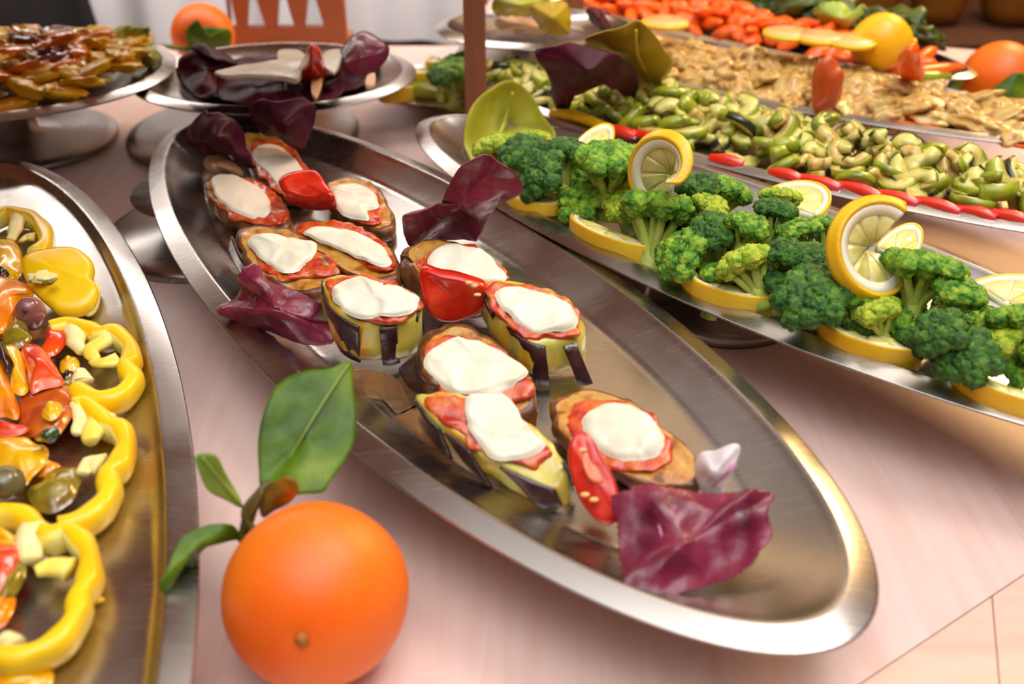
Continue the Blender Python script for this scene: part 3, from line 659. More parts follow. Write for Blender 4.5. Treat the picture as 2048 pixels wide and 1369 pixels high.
cleaf('leaf', [(525, 985, .012), (518, 940, .014), (517, 880, .018), (530, 815, .024), (560, 765, .030), (610, 745, .034), (660, 738, .036), (700, 725, .040), (706, 770, .036), (712, 830, .030), (708, 880, .024), (690, 920, .018), (660, 965, .012), (645, 985, .008), (600, 990, .006), (560, 1000, .006)], 0, 'leaf_dark', (612, 865, .020), amp=.003, fr=30, seed=21, rings=14,
      rib=[(530, 985, .009), (575, 925, .0165), (610, 865, .0185), (650, 800, .0255), (697, 730, .038)])
cleaf('leaf', [(484, 1015, .004), (450, 1000, .000), (415, 980, -.004), (398, 945, -.008), (390, 915, -.010), (412, 908, -.010), (435, 915, -.008), (450, 945, -.004), (470, 980, .002)], 0, 'leaf_light', (432, 955, -.005), amp=.001, rings=8, seed=22,
      rib=[(484, 1015, .003), (440, 960, -.0065), (405, 915, -.0115)])
cleaf('leaf', [(478, 1085, .006), (482, 1050, .006), (495, 1005, .004), (520, 980, .002), (528, 990, .002), (515, 1020, .004), (505, 1050, .006), (490, 1075, .008)], 0, 'twig', (500, 1030, .001), amp=.001, rings=6, seed=23)
cleaf('leaf', [(525, 1035, .006), (522, 1000, .004), (545, 970, .000), (575, 955, -.002), (598, 975, .000), (580, 1005, .004), (550, 1020, .006)], 0, 'brown_leaf', (555, 990, -.001), amp=.001, rings=8, seed=24)
cleaf('leaf', [(482, 1078, .006), (470, 1055, .002), (430, 1052, -.002), (385, 1070, -.008), (355, 1100, -.012), (335, 1135, -.016), (316, 1165, -.018), (325, 1185, -.016), (345, 1178, -.010), (365, 1140, -.004), (395, 1138, .000), (405, 1110, .004), (420, 1090, .006), (455, 1082, .006)], 0, 'leaf_dark', (385, 1105, -.012), amp=.002, rings=12, seed=25, ridge=.004)

# ------------------------------------------------------------------ yellow pepper rings and roasted peppers, left platter
ZL = zw_left
def pepper_ring(label, path, membranes=(), wall=.0105, height=.014, z=ZL+.002, closed=False, taper=True, group='yellow pepper rings along the rim of the left platter'):
    pts = smooth_path(Ps(path, z + height), 7)
    c = sum(pts, Vector()) / len(pts); t = thing('pepper_ring', label, 'pepper', (c.x, c.y, z), group)
    n = len(pts); prof = []
    K = 14
    for k in range(K):
        a_ = 2*math.pi*k/K; ca, sa = math.cos(a_), math.sin(a_)
        q = (abs(ca)**3 + abs(sa)**3) ** (-1/3); prof.append((ca*q, sa*q))
    rings = []
    cen = c
    for i, p in enumerate(pts):
        tn = (pts[min(i+1, n-1)] - pts[max(i-1, 0)]); tn.z = 0; tn.normalize(); sd = Vector((tn.y, -tn.x, 0))
        if sd.dot(p - cen) < 0 and i == 0: pass
        f = 1.0
        wv = wall * (1 + .12 * math.sin(i * .5)) * f
        rings.append([p + sd * x * wv/2 + Vector((0, 0, -height/2 + y * height/2)) for x, y in prof])
    V, F = loft_vf(rings)
    inner = []
    for f in F:
        fc = sum((V[i] for i in f), Vector()) / len(f)
        if len(f) > 4: inner.append(1); continue
        seg = min(f[0] // K, n - 1); p = pts[seg]
        inner.append(1 if (fc - cen).xy.length < (p - cen).xy.length - wall*.28 and fc.z < p.z - height*.1 else 0)
    V = [v + (v - cen).normalized() * .0007 * nz(v, 80) for v in V]
    o = build('ring_wall', V, F, [M['pepper'], M['pepper_in']], t, mi=inner); fix_normals(o)
    for k, mb_ in enumerate(membranes):
        pth = smooth_path(Ps([(q[0], q[1], z + height*.75) for q in mb_[:-1]]), 4)
        r = mb_[-1]; m_ = len(pth)
        V, F = tube_vf(pth, [r * (1.0 - .62*i/m_) for i in range(m_)], 10, .8)
        V = [v + Vector((nz(v, 150, 1), nz(v, 150, 2), nz(v, 150, 3))) * .0016 for v in V]
        V = [Vector((v.x, v.y, z + (v.z - z) * .85)) for v in V]
        build('membrane', V, F, M['pepper_in'] if k % 2 else M['membrane'], t)
    return t
pepper_ring('farthest yellow pepper ring on the left platter, cut by the picture edge', [(-20, 425), (10, 413), (38, 418), (62, 425), (84, 447), (88, 475), (66, 495)], [[(38, 430), (25, 465), (20, 475), .006], [(70, 470), (50, 472), (45, 480), .004]])
t = thing('pepper_ring', 'closed yellow pepper end slice with a small hole, second from the far end', 'pepper', P(112, 555, ZL), 'yellow pepper rings along the rim of the left platter')
slab('end_slice', Ps([(38, 520, ZL+.024), (58, 500, ZL+.026), (98, 490, ZL+.028), (130, 487, ZL+.028), (160, 495, ZL+.026), (182, 520, ZL+.024), (180, 548, ZL+.022), (190, 570, ZL+.020), (180, 600, ZL+.015), (150, 618, ZL+.012), (112, 618, ZL+.012), (90, 600, ZL+.014), (68, 580, ZL+.016), (50, 560, ZL+.018)]), .012, [M['pepper'], M['pepper'], M['pepper_in']], t, dome=.004, bevel=.5, wob=.0012, wfr=45)
build('hole', *blob_vf(P(97, 565, ZL+.0245), (.0035, .0022, .0016), 3, .3, 2), M['p_green'], t)
build('membrane', *blob_vf(P(85, 555, ZL+.0225), (.009, .006, .003), 3, .5, 3, 4), M['membrane'], t)
o = slab('pepper_piece', Ps([(165, 560), (192, 560), (200, 585), (190, 615), (170, 625), (155, 600)], ZL+.007), .005, M['pepper_in'], wob=.001)
tag(o, 'small pale yellow pepper offcut under the closed pepper end slice', 'pepper')
pepper_ring('C-shaped yellow pepper ring open to the left, third from the far end', [(98, 645), (135, 637), (170, 645), (195, 655), (225, 652), (255, 680), (258, 705), (248, 720), (262, 745), (240, 775), (200, 785), (168, 778), (148, 765)],
            [[(150, 650), (152, 680), (165, 700), .007], [(215, 672), (180, 700), (195, 715), .006], [(165, 760), (162, 735), .006], [(235, 715), (205, 722), (180, 716), .005]])
pepper_ring('wavy yellow pepper ring, second from the near end of the left platter', [(146, 800), (165, 795), (190, 815), (210, 835), (238, 845), (246, 880), (232, 915), (212, 935), (214, 965), (200, 995), (160, 1025), (115, 1040)],
            [[(158, 805), (160, 835), (148, 865), .005], [(205, 830), (185, 860), (180, 880), .008], [(200, 925), (175, 925), (165, 945), .006]])
pepper_ring('largest yellow pepper ring at the near end of the left platter', [(-30, 1020), (0, 1012), (40, 1017), (66, 1038), (92, 1058), (130, 1050), (162, 1075), (176, 1110), (168, 1150), (152, 1180), (148, 1215), (122, 1255), (80, 1285), (30, 1300), (-20, 1298)],
            [[(75, 1055), (55, 1085), (62, 1115), .008], [(140, 1135), (100, 1130), (70, 1140), .006], [(10, 1290), (5, 1270), .007]], wall=.0095)
def chunk(label, pts, m, thick=.006, z=None, dome=.003, cat='pepper', name='roasted_pepper', seed=0, wob=.002):
    zz = (z if z is not None else .010) + ZL
    o = slab(name, Ps(pts, zz), thick, M[m], dome=dome, wob=wob, wfr=60, bevel=.5, seed=seed)
    return tag(o, label, cat, 'roasted peppers in the left platter')
chunk('amber roasted pepper below the farthest yellow ring', [(-15, 480), (25, 478), (42, 500), (42, 540), (20, 560), (-15, 555)], 'p_amber', z=.012)
chunk('dark glossy scrap beside the closed pepper end slice', [(-5, 540), (12, 538), (16, 550), (0, 556)], 'black', z=.015, name='aubergine_scrap', cat='aubergine', thick=.004)
chunk('bright orange roasted pepper bent at the picture edge above the olive', [(-20, 555), (35, 553), (66, 578), (40, 592), (25, 630), (5, 655), (-20, 650)], 'p_orange', z=.016, thick=.007)
chunk('orange pepper scrap under the bent orange pepper', [(-15, 600), (20, 610), (15, 660), (-15, 665)], 'p_orange', z=.009)
chunk('olive-green roasted pepper scrap below the purple olive', [(6, 655), (32, 632), (50, 640), (55, 660), (62, 668), (46, 684), (22, 690), (6, 680)], 'p_green', z=.015)
chunk('red pepper piece tucked under the open end of the C-shaped ring', [(72, 702), (85, 680), (96, 645), (132, 648), (134, 668), (112, 698), (92, 707)], 'p_red', z=.012)
chunk('square glossy red-orange pepper in the middle of the left platter', [(40, 688), (76, 682), (104, 716), (126, 748), (120, 762), (80, 768), (58, 774), (50, 735)], 'p_red', z=.018, thick=.008, dome=.004)
chunk('curved amber pepper strip left of the square red pepper', [(6, 690), (28, 686), (44, 708), (50, 745), (54, 772), (40, 784), (22, 775), (18, 750), (24, 722)], 'p_amber', z=.017, thick=.006)
chunk('dark skin strip at the picture edge beside the amber strip', [(-15, 680), (3, 683), (20, 712), (14, 740), (-2, 715), (-15, 700)], 'black', z=.019, name='aubergine_scrap', cat='aubergine', thick=.003)
chunk('long pointed orange pepper at the picture edge', [(-18, 715), (2, 718), (18, 760), (34, 805), (30, 828), (8, 822), (-18, 812)], 'p_orange', z=.016, thick=.008, dome=.004)
chunk('brown-red roasted tomato skin curl with seeds', [(38, 792), (60, 775), (110, 762), (150, 752), (152, 790), (142, 830), (118, 860), (85, 870), (40, 862), (32, 830)], 'p_brown', z=.012, thick=.008, wob=.004)
chunk('amber seedy core inside the brown-red curl', [(88, 805), (105, 795), (122, 805), (120, 828), (100, 840), (84, 828)], 'p_amber', z=.018, thick=.005, wob=.003)
chunk('small browned pepper nub between the C-shaped ring and the square red pepper', [(118, 722), (135, 708), (155, 710), (158, 728), (140, 740), (122, 738)], 'p_amber', z=.010, thick=.007, wob=.004)
chunk('dark scrap near the lower end of the C-shaped ring', [(125, 745), (148, 738), (140, 756), (125, 760)], 'black', z=.008, thick=.003, name='aubergine_scrap', cat='aubergine')
chunk('thin bright red pepper strip above the yellow flat pepper', [(-18, 838), (20, 842), (58, 852), (40, 864), (0, 868), (-18, 862)], 'p_red', z=.016, thick=.005)
chunk('flat yellow roasted pepper above the grey-green olive', [(-18, 868), (45, 868), (72, 882), (92, 888), (86, 920), (62, 945), (45, 962), (20, 940), (-18, 930)], 'p_amber', z=.013, thick=.006)
chunk('yellow scrap showing below the basil leaf', [(70, 930), (95, 920), (120, 930), (105, 945), (75, 948)], 'p_orange', z=.007, thick=.004)
chunk('glossy olive-green roasted pepper beside the wavy yellow ring', [(44, 968), (70, 955), (105, 930), (150, 924), (160, 940), (152, 980), (130, 1000), (100, 1014), (62, 1000)], 'p_green', z=.012, thick=.007, wob=.004)
chunk('olive-brown pepper under the wavy ring and the brown-red curl', [(100, 770), (150, 745), (160, 770), (130, 790)], 'p_green', z=.010, thick=.005)
chunk('yellow pepper flap inside the largest ring at the picture edge', [(-20, 1045), (10, 1055), (42, 1078), (30, 1092), (-20, 1085)], 'p_amber', z=.010)
chunk('reddish roasted pepper inside the largest ring', [(-20, 1088), (20, 1090), (38, 1110), (25, 1150), (8, 1175), (-20, 1185)], 'p_red', z=.012, wob=.004)
chunk('green-brown pepper strip inside the largest ring', [(10, 1160), (35, 1120), (50, 1130), (30, 1170), (0, 1205), (-10, 1190)], 'p_green', z=.012)
chunk('orange pepper piece lower inside the largest ring', [(-20, 1195), (20, 1175), (25, 1205), (5, 1240), (-20, 1245)], 'p_orange', z=.010)
chunk('green pepper seen through the gap of the largest ring', [(62, 1100), (95, 1085), (110, 1100), (100, 1125), (70, 1130)], 'p_green', z=.004, thick=.003)
chunk('orange pepper strip at the bottom picture corner', [(-20, 1325), (20, 1322), (46, 1345), (20, 1358), (-20, 1360)], 'p_orange', z=.006)
chunk('pale yellow pepper edge at the bottom picture corner', [(-20, 1362), (50, 1350), (95, 1330), (100, 1360), (40, 1390), (-20, 1395)], 'p_amber', z=.004)
chunk('tiny yellow pepper scrap with a red tip beside the largest ring', [(163, 1195), (185, 1188), (208, 1196), (190, 1205), (165, 1218)], 'pepper', z=.003, thick=.002, dome=.001, wob=.0005)
for lab, px, py, r, m in (('shiny purple olive beside the bent orange pepper', 62, 627, (.0085, .0085, .0105), 'olive'), ('grey-green olive at the picture edge beside the green pepper', 10, 968, (.009, .009, .008), 'olive_g')):
    c = P(px, py, ZL + .014)
    o = thing('olive', lab, 'olive', (c.x, c.y, ZL)); build('fruit', *blob_vf(c, r, 4, .04, 1.5), M[m], o)
    build('pit_hole', *blob_vf(c + Vector((.001, -.0075, .006)), (.0013, .0013, .0013), 2), M['black'], o)
o = leaf('basil_leaf', Ps([(70, 878, ZL+.018), (90, 860, ZL+.022), (112, 855, ZL+.022), (118, 868, ZL+.020), (108, 884, ZL+.016), (90, 888, ZL+.014)]), P(95, 872, ZL+.024), M['basil'], amp=.003, fr=90, rings=8, seed=3)
tag(o, 'dark glossy basil leaf on the brown-red roasted curl', 'leaf')

# ------------------------------------------------------------------ broccoli
def floret_template(name, lumps, spread, flat, cols, stemcol, seed, stem_len=.030, nst=5, srad=.0055):
    rnd = random.Random(seed)
    mc = mat(name + '_crown', cols, scale=130, rough=0.5, bump=1.0, bscale=800, lo=.3, hi=.7, detail=6)
    ms = mat(name + '_stalk', stemcol, scale=60, rough=0.4, stretch=(3, 3, .6), bump=.2, bscale=200)
    mb = MB(); sb = MB()
    tops = []
    for i in range(lumps):
        f = (i + .5) / lumps; rr = math.sqrt(f) * spread; th = i * 2.399 + seed
        h = .030 + flat * math.sqrt(max(0, 1 - (rr / (spread * 1.15)) ** 2))
        tops.append((Vector((rr * math.cos(th), rr * math.sin(th), h)), .0082 + .002 * rnd.random()))
    for k, (c, r) in enumerate(tops):
        V, F = ICO[4]; out = []
        for v in V:
            p = v * r + c
            d = noise.voronoi(p * 430)[0][0]
            q = v * r * (1 + .10 * nz(v, 2.2, k + seed) + .34 * (0.5 - d))
            if v.z < -.2: q *= .85
            out.append(c + q)
        mb.add(out, F)
        if k % max(1, lumps // nst) == 0 or k == lumps - 1:
            mid = Vector((c.x * .35, c.y * .35, .014))
            pth = smooth_path([Vector((c.x*.08, c.y*.08, 0)), mid, c - Vector((0, 0, r * .3))], 5)
            sb.add(*tube_vf(pth, [srad*.8 - (srad*.35) * i / len(pth) for i in range(len(pth))], 8))
    pth = [Vector((0, 0, -.007)), Vector((0, 0, -.003)), Vector((0, 0, .008)), Vector((0, 0, .018))]
    sb.add(*tube_vf(pth, [srad*1.5, srad*1.55, srad*1.5, srad*1.2], 12))
    r = D.objects.new('broccoli_floret', None)
    cr = mb.build('crown', mc, None, local=True); st = sb.build('stalk', ms, None, local=True)
    COL.objects.unlink(cr); COL.objects.unlink(st)
    return cr, st
G_D = [S(22, 58, 14), S(44, 92, 22), S(72, 124, 30), S(110, 150, 40)]
G_M = [S(30, 84, 10), S(76, 138, 22), S(136, 178, 38), S(186, 204, 56)]
G_L = [S(84, 140, 16), S(150, 184, 34), S(200, 210, 56), S(214, 216, 80)]
ST = [S(140, 170, 50), S(178, 196, 84), S(200, 210, 110)]
TPL = {'d': floret_template('dark_floret', 15, .019, .014, G_D, ST, 1),
       'd2': floret_template('deep_floret', 11, .016, .011, G_D, ST, 2),
       'm': floret_template('green_floret', 14, .019, .010, G_M, ST, 3),
       'm2': floret_template('open_floret', 12, .021, .006, G_M, ST, 4, nst=9, srad=.0045),
       'l': floret_template('light_floret', 12, .018, .009, G_L, ST, 5, nst=8),
       's': floret_template('side_floret', 16, .024, .008, G_M, ST, 6, nst=9, srad=.005)}
ZB = zw_bro
def floret(label, px, py, r_px, kind, lift, lean=(0, 0), yaw=0, z_scale=1.0):
    """crown centre seen at px, py; lean = (towards +x, towards +y) tilt of the crown axis"""
    zc = ZB + lift; c = P(px, py + 8, zc)
    depth = (c - CAM).dot(Vector((0, math.cos(PITCH), -math.sin(PITCH))))
    sc = (r_px * 1.05 / F_PX * depth) / .0225
    axis = Vector((lean[0], lean[1], 1)).normalized()
    rot = Vector((0, 0, 1)).rotation_difference(axis) @ Matrix.Rotation(yaw, 3, 'Z').to_quaternion()
    e = D.objects.new('broccoli_floret', None); COL.objects.link(e)
    e.location = c - axis * .034 * sc; e.rotation_mode = 'QUATERNION'; e.rotation_quaternion = rot; e.scale = (sc, sc, sc)
    e.empty_display_size = .02
    tag(e, label, 'broccoli', 'broccoli florets on the broccoli platter')
    for s in TPL[kind]:
        o = s if not s.users_collection else s.copy()
        COL.objects.link(o); o.parent = e
    return e
FL = [
 ('yellowish broccoli floret inside the foot of the standing lettuce leaf', 985, 288, 38, 'l', .036, (-.3, .2)),
 ('dark broccoli floret next to the lettuce leaf', 1046, 308, 46, 'd', .040, (-.3, -.2)),
 ('yellow-edged broccoli floret behind the dark one by the lettuce', 1066, 275, 34, 'l', .044, (0, .4)),
 ('dark broccoli floret under the round far lemon slice', 1135, 300, 42, 'd2', .046, (.2, .2)),
 ('dark broccoli floret lying with its stalk to the right, above the first lemon slice', 1092, 350, 50, 'd', .034, (-.9, -.4)),
 ('big side-on broccoli floret left of the upright curled lemon', 1228, 318, 62, 's', .052, (.1, .1)),
 ('bright broccoli knob below the big side-on floret', 1212, 368, 38, 'm2', .034, (-.2, -.5)),
 ('broccoli sprig between the first and second rim lemon slices', 1158, 402, 40, 'm2', .024, (-.4, -.6)),
 ('broccoli floret behind the left end of the second lemon slice', 1245, 405, 42, 'l', .028, (-.3, -.5)),
 ('fan-shaped broccoli floret cut open to show pale stalks, over the second lemon slice', 1320, 425, 68, 's', .036, (.25, .75)),
 ('dark broccoli floret tucked under the upright curled lemon', 1400, 372, 44, 'd2', .050, (-.2, .1)),
 ('green broccoli floret right of the upright curled lemon', 1456, 378, 44, 'm', .046, (.5, .2)),
 ('light broccoli floret between the fan-shaped and the dark central one', 1420, 408, 36, 'l', .046, (.4, -.2)),
 ('very dark rounded broccoli floret in the middle of the platter', 1424, 466, 46, 'd', .040, (-.4, -.4)),
 ('yellow-green broccoli floret right of the very dark rounded one', 1494, 448, 40, 'm', .050, (.2, 0)),
 ('dark broccoli floret in front of the far half lemon', 1550, 424, 40, 'd', .050, (.2, .3)),
 ('pale topped broccoli floret touching the far half lemon', 1556, 392, 38, 'l', .050, (.1, .6)),
 ('green broccoli floret between the two dark ones right of the middle', 1596, 458, 42, 'm', .046, (-.2, .3)),
 ('green broccoli floret left of the hooked lemon slice', 1654, 450, 38, 'm', .044, (.1, .4)),
 ('small dark broccoli floret left of the hooked lemon', 1572, 502, 38, 'd2', .046, (-.2, -.3)),
 ('dark broccoli floret pressed against the hooked lemon', 1626, 520, 42, 'd', .042, (.2, -.2)),
 ('knobbly broccoli floret above the gap between second and third rim lemons', 1362, 508, 52, 'm', .030, (-.9, -.4)),
 ('yellow broccoli floret with its stalk pointing at the third rim lemon', 1490, 520, 52, 'l', .038, (-.5, .5)),
 ('low dark broccoli floret behind the third lemon slice', 1560, 560, 36, 'd2', .030, (0, 0)),
 ('largest dark domed broccoli floret right of the third lemon slice', 1622, 600, 66, 'd', .034, (-.3, -.5)),
 ('small loose broccoli sprig right of the largest dark dome', 1705, 592, 36, 'm2', .036, (-.1, .3)),
 ('yellow broccoli floret behind the fourth lemon slice', 1752, 618, 44, 'l', .034, (-.4, .2)),
 ('tall side-on broccoli floret with thick pale stalks right of the hooked lemon', 1846, 530, 60, 's', .052, (.2, .35)),
 ('broccoli floret right of the tall side-on one', 1912, 580, 50, 'm', .046, (.2, 0)),
 ('leafy green broccoli floret under the tall side-on one', 1812, 640, 44, 'm2', .026, (.3, -.5)),
 ('dark broccoli floret above the gap between fourth and fifth lemons', 1880, 664, 50, 'd', .040, (-.5, -.3)),
 ('dark broccoli floret touching the fifth lemon slice', 1936, 716, 58, 'd', .030, (-.7, -.5)),
 ('broccoli floret cut by the right picture edge, with a pale stalk', 2020, 628, 52, 'm2', .044, (-.2, .6)),
 ('pale green broccoli floret behind the fifth lemon', 1990, 680, 46, 'l', .034, (-.8, .1)),
 ('bright green broccoli at the right picture edge above the fifth lemon', 2050, 735, 40, 'm', .022, (0, -.3)),
 ('broccoli floret beyond the right picture edge', 2110, 700, 60, 'm', .034, (0, 0)),
]
for i, f in enumerate(FL): floret(*f, yaw=i * 1.7)
# small broccoli filling the bed under the top layer
bed = [(1110, 330), (1175, 350), (1290, 380), (1350, 420), (1400, 440), (1465, 480), (1535, 470), (1590, 530), (1690, 500), (1680, 560), (1770, 570), (1800, 600), (1900, 620), (1960, 640), (1720, 650), (1330, 480), (1440, 550), (1840, 690)]
for i, (x, y) in enumerate(bed):
    floret(('dark low', 'green low', 'deep green low')[i % 3] + ' broccoli floret filling a gap ' + near(x, y, NEAR_BR), x, y, 44, ('d2', 'm', 'd')[i % 3], .020, (random.uniform(-.5, .5), random.uniform(-.5, .5)), yaw=i)

# ------------------------------------------------------------------ lemon slices
def half_lemon(label, A, B, bulge, z, th=.010, sq=1.0, group='lemon slices on the broccoli platter', tilt=0.0):
    """A, B = chord end pixels; bulge = pixel on the far point of the arc"""
    a_, b_, q = P(*A, z), P(*B, z), P(*bulge, z)
    c = (a_ + b_) / 2; u = (b_ - a_); Rr = u.length / 2; u.normalize()
    v = Vector((-u.y, u.x, 0))
    if v.dot(q - c) < 0: v = -v
    dep = abs((q - c).dot(v))
    e = thing('lemon_slice', label, 'lemon', (c.x, c.y, z - th), group)
    def pt(f, ang, h):
        return c + u * math.cos(ang) * Rr * f + v * (math.sin(ang) * dep * f) + Vector((0, 0, h + tilt * math.sin(ang) * dep * f))
    def band(f0, f1, z1, z0, name, m, n=28, a0=0, a1=math.pi, rnd=.0006):
        rings = []
        for i in range(n + 1):
            t_ = a0 + (a1 - a0) * i / n
            rings.append([pt(f0, t_, z0), pt(f1 - .02, t_, z0), pt(f1, t_, z0 + rnd*2), pt(f1, t_, z1 - rnd*2), pt(f1 - .02, t_, z1), pt(f0, t_, z1)])
        V, F = loft_vf(rings); o = build(name, V, F, M[m], e); fix_normals(o); return o
    band(.93, 1.0, 0, -th, 'rind', 'rind')
    band(.80, .93, -.0002, -th, 'pith', 'pith')
    for k in range(4):
        s0 = math.pi * k / 4 + .035; s1 = math.pi * (k + 1) / 4 - .035
        rings = []
        for i in range(7):
            t_ = s0 + (s1 - s0) * i / 6; rings.append([pt(.06, t_, -th), pt(.79, t_, -th), pt(.79, t_, -.0012), pt(.42, t_, -.0006), pt(.06, t_, -.0012)])
        V, F = loft_vf(rings); fix_normals(build('segment', V, F, M['lemon'], e))
    band(.0, .80, -.0022, -th, 'membrane', 'pith')
    return e
half_lemon('first rim lemon slice, beside the standing purple radicchio', (1015, 372), (1125, 402), (1050, 402), ZB+.022)
half_lemon('second rim lemon slice, under the fan-shaped broccoli', (1143, 425), (1308, 490), (1192, 466), ZB+.024, .015)
half_lemon('third rim lemon slice, in the middle of the near rim', (1366, 528), (1552, 588), (1430, 578), ZB+.024, .015)
half_lemon('fourth rim lemon slice, right of the largest dark broccoli', (1640, 630), (1851, 694), (1722, 682), ZB+.024, .015)
half_lemon('fifth rim lemon slice, cut off by the right picture edge', (1910, 732), (2138, 808), (2008, 786), ZB+.024, .015)
half_lemon('half-hidden far lemon slice behind dark broccoli near the lettuce', (1145, 290), (1215, 300), (1185, 252), ZB+.040, .008, tilt=.1)
half_lemon('far half lemon slice leaning behind the pale topped broccoli', (1520, 385), (1640, 430), (1625, 378), ZB+.034, .006, tilt=.2)
half_lemon('far lemon slice behind the hooked one', (1752, 490), (1832, 512), (1805, 458), ZB+.026, .006, tilt=.2)
half_lemon('far lemon slice near the right picture edge', (1945, 560), (2090, 640), (2040, 540), ZB+.036, .006, tilt=.1)
def curl_lemon(label, cpx, rad, axis, a0, a1, pitch, z, th=.006, bend=0.0, up=None, shift=(0, 0, 0)):
    c = P(cpx[0], cpx[1], z); ax = Vector(axis).normalized()
    u = (Vector(up) if up else Vector((0, 0, 1))); u = (u - ax * u.dot(ax)).normalized(); r_ = u.cross(ax).normalized()
    e = thing('lemon_slice', label, 'lemon', (c.x, c.y, z - rad*.7), 'lemon slices on the broccoli platter')
    def pt(f, t_, h, s):
        rr = rad * f
        rd = r_ * math.cos(t_) + u * math.sin(t_)
        k = bend * s * s
        dirn = (rd * math.cos(k) + ax * math.sin(k)); nn_ = (ax * math.cos(k) - rd * math.sin(k))
        return c + dirn * rr + nn_ * h + ax * pitch * s * s
    def seg(f0, f1, t0, t1, s0, s1, name, m, hh=th/2, n=30):
        rings = []
        for i in range(n + 1):
            g_ = i / n; t_ = t0 + (t1 - t0) * g_; s = s0 + (s1 - s0) * g_
            rings.append([pt(f0, t_, -hh, s), pt((f0+f1)/2, t_, -hh, s), pt(f1, t_, -hh, s), pt(f1+.01, t_, -hh*.5, s), pt(f1+.01, t_, hh*.5, s), pt(f1, t_, hh, s), pt((f0+f1)/2, t_, hh, s), pt(f0, t_, hh, s)])
        V, F = loft_vf(rings); fix_normals(build(name, V, F, M[m], e))
    a0, a1 = R(a0), R(a1)
    seg(.92, 1.0, a0, a1, 0, 1, 'rind', 'rind'); seg(.72, .92, a0, a1, 0, 1, 'pith', 'pith')
    seg(.05, .72, a0, a1, 0, 1, 'membrane', 'pith', th*.32)
    K = 7
    for k in range(K):
        g0, g1 = (k + .07) / K, (k + .93) / K
        seg(.10, .70, a0 + (a1-a0)*g0, a0 + (a1-a0)*g1, g0, g1, 'segment', 'lemon', th*.45, 5)
    return e
curl_lemon('upright curled lemon slice on top of the broccoli', (1352, 345), .0300, (-.40, -.90, .22), 262, 0, .012, ZB+.062, bend=1.3, th=.009)
curl_lemon('hooked lemon slice standing on the broccoli near the right end', (1722, 505), .0290, (.25, -.62, .74), 335, 50, .010, ZB+.056, bend=1.1, th=.009)

# standing lettuce leaf behind the broccoli
O = [PY(p[0], p[1], p[2]) for p in [(940, 325, .755), (928, 280, .765), (938, 225, .775), (965, 190, .79), (1005, 165, .81), (1042, 172, .81), (1072, 205, .81), (1092, 240, .80), (1112, 275, .79), (1080, 300, .77), (1000, 320, .755), (955, 330, .75)]]
o = thing('lettuce_leaf', 'pale yellow-green cupped lettuce leaf standing at the far end of the broccoli platter', 'leaf', P(1010, 320, ZB))
leaf('blade', O, PY(1015, 250, .825), M['lettuce'], o, amp=.004, fr=24, ridge=.003, seed=31, rings=14)
build('rib', *tube_vf(smooth_path([PY(975, 315, .758), PY(1005, 255, .805), PY(1025, 185, .806)], 6), .0018, 8), M['lettuce'], o)

# ------------------------------------------------------------------ heaps: courgettes, fennel, carrots
def crescent_parts(name, R0, R1, th, a, mf, msk):
    def arc(r0, r1, z0, z1, n=12):
        rings = []
        for i in range(n + 1):
            t_ = -a/2 + a * i / n; tp_ = 1 - .35 * abs(2*i/n - 1) ** 3
            rm = (r0 + r1) / 2; h = (r1 - r0) / 2 * tp_
            rings.append([Vector((r * math.cos(t_), r * math.sin(t_), z)) for r, z in ((rm-h, z0), (rm+h, z0), (rm+h, z1), (rm-h, z1))])
        return loft_vf(rings)
    V, F = arc(R0, R1, -th/2, th/2); V = [v + Vector((0, 0, .0018 * nz(v, 120, R0))) for v in V]
    f = build('flesh', V, F, M[mf], local=True); fix_normals(f)
    V, F = arc(R1 - .0002, R1 + .0009, -th/2 - .0003, th/2 + .0003); s = build('skin', V, F, M[msk], local=True); fix_normals(s)
    COL.objects.unlink(f); COL.objects.unlink(s); return [f, s]
def block_parts(name, sx, sy, sz, m, seed, sub=3, amp=.35, fr=1.6, pw=1.0):
    V, F = blob_vf((0, 0, 0), (sx, sy, sz), sub, amp, fr, seed)
    o = build('body', V, F, M[m], local=True); COL.objects.unlink(o); return [o]
def put(parts, nm, label, cat, group, loc, rot, sc=1.0):
    e = D.objects.new(nm, None); COL.objects.link(e); e.location = loc; e.rotation_euler = rot; e.scale = (sc,)*3; e.empty_display_size = .01
    tag(e, label, cat, group)
    for s in parts:
        o = s if not s.users_collection else s.copy(); COL.objects.link(o); o.parent = e
    return e
def put1(part, nm, label, cat, group, loc, rot, sc=1.0):
    o = part if not part.users_collection else part.copy(); o.name = nm; COL.objects.link(o)
    o.location = loc; o.rotation_euler = rot; o.scale = (sc,)*3; return tag(o, label, cat, group)
def in_oval(cx, cy, rx, ry, deg, n, rnd, zw, hgt, seedd=0, shift=0.0, mind=.010):
    out = []; tries = 0; ca, sa = math.cos(R(deg)), math.sin(R(deg))
    while len(out) < n and tries < 20000:
        tries += 1
        u, v = rnd.uniform(-1, 1), rnd.uniform(-1, 1)
        if u*u + v*v > 1: continue
        x, y = u*rx, v*ry + shift
        h = hgt * max(0, 1 - (abs(v) ** 2.0)) * (1 - .5 * u*u)
        p = Vector((cx + x*ca - y*sa, cy + x*sa + y*ca, zw + .005 + h * rnd.uniform(.75, 1.0)))
        if all((p - q).length > mind for q in out): out.append(p)
    return out
rnd = random.Random(5)
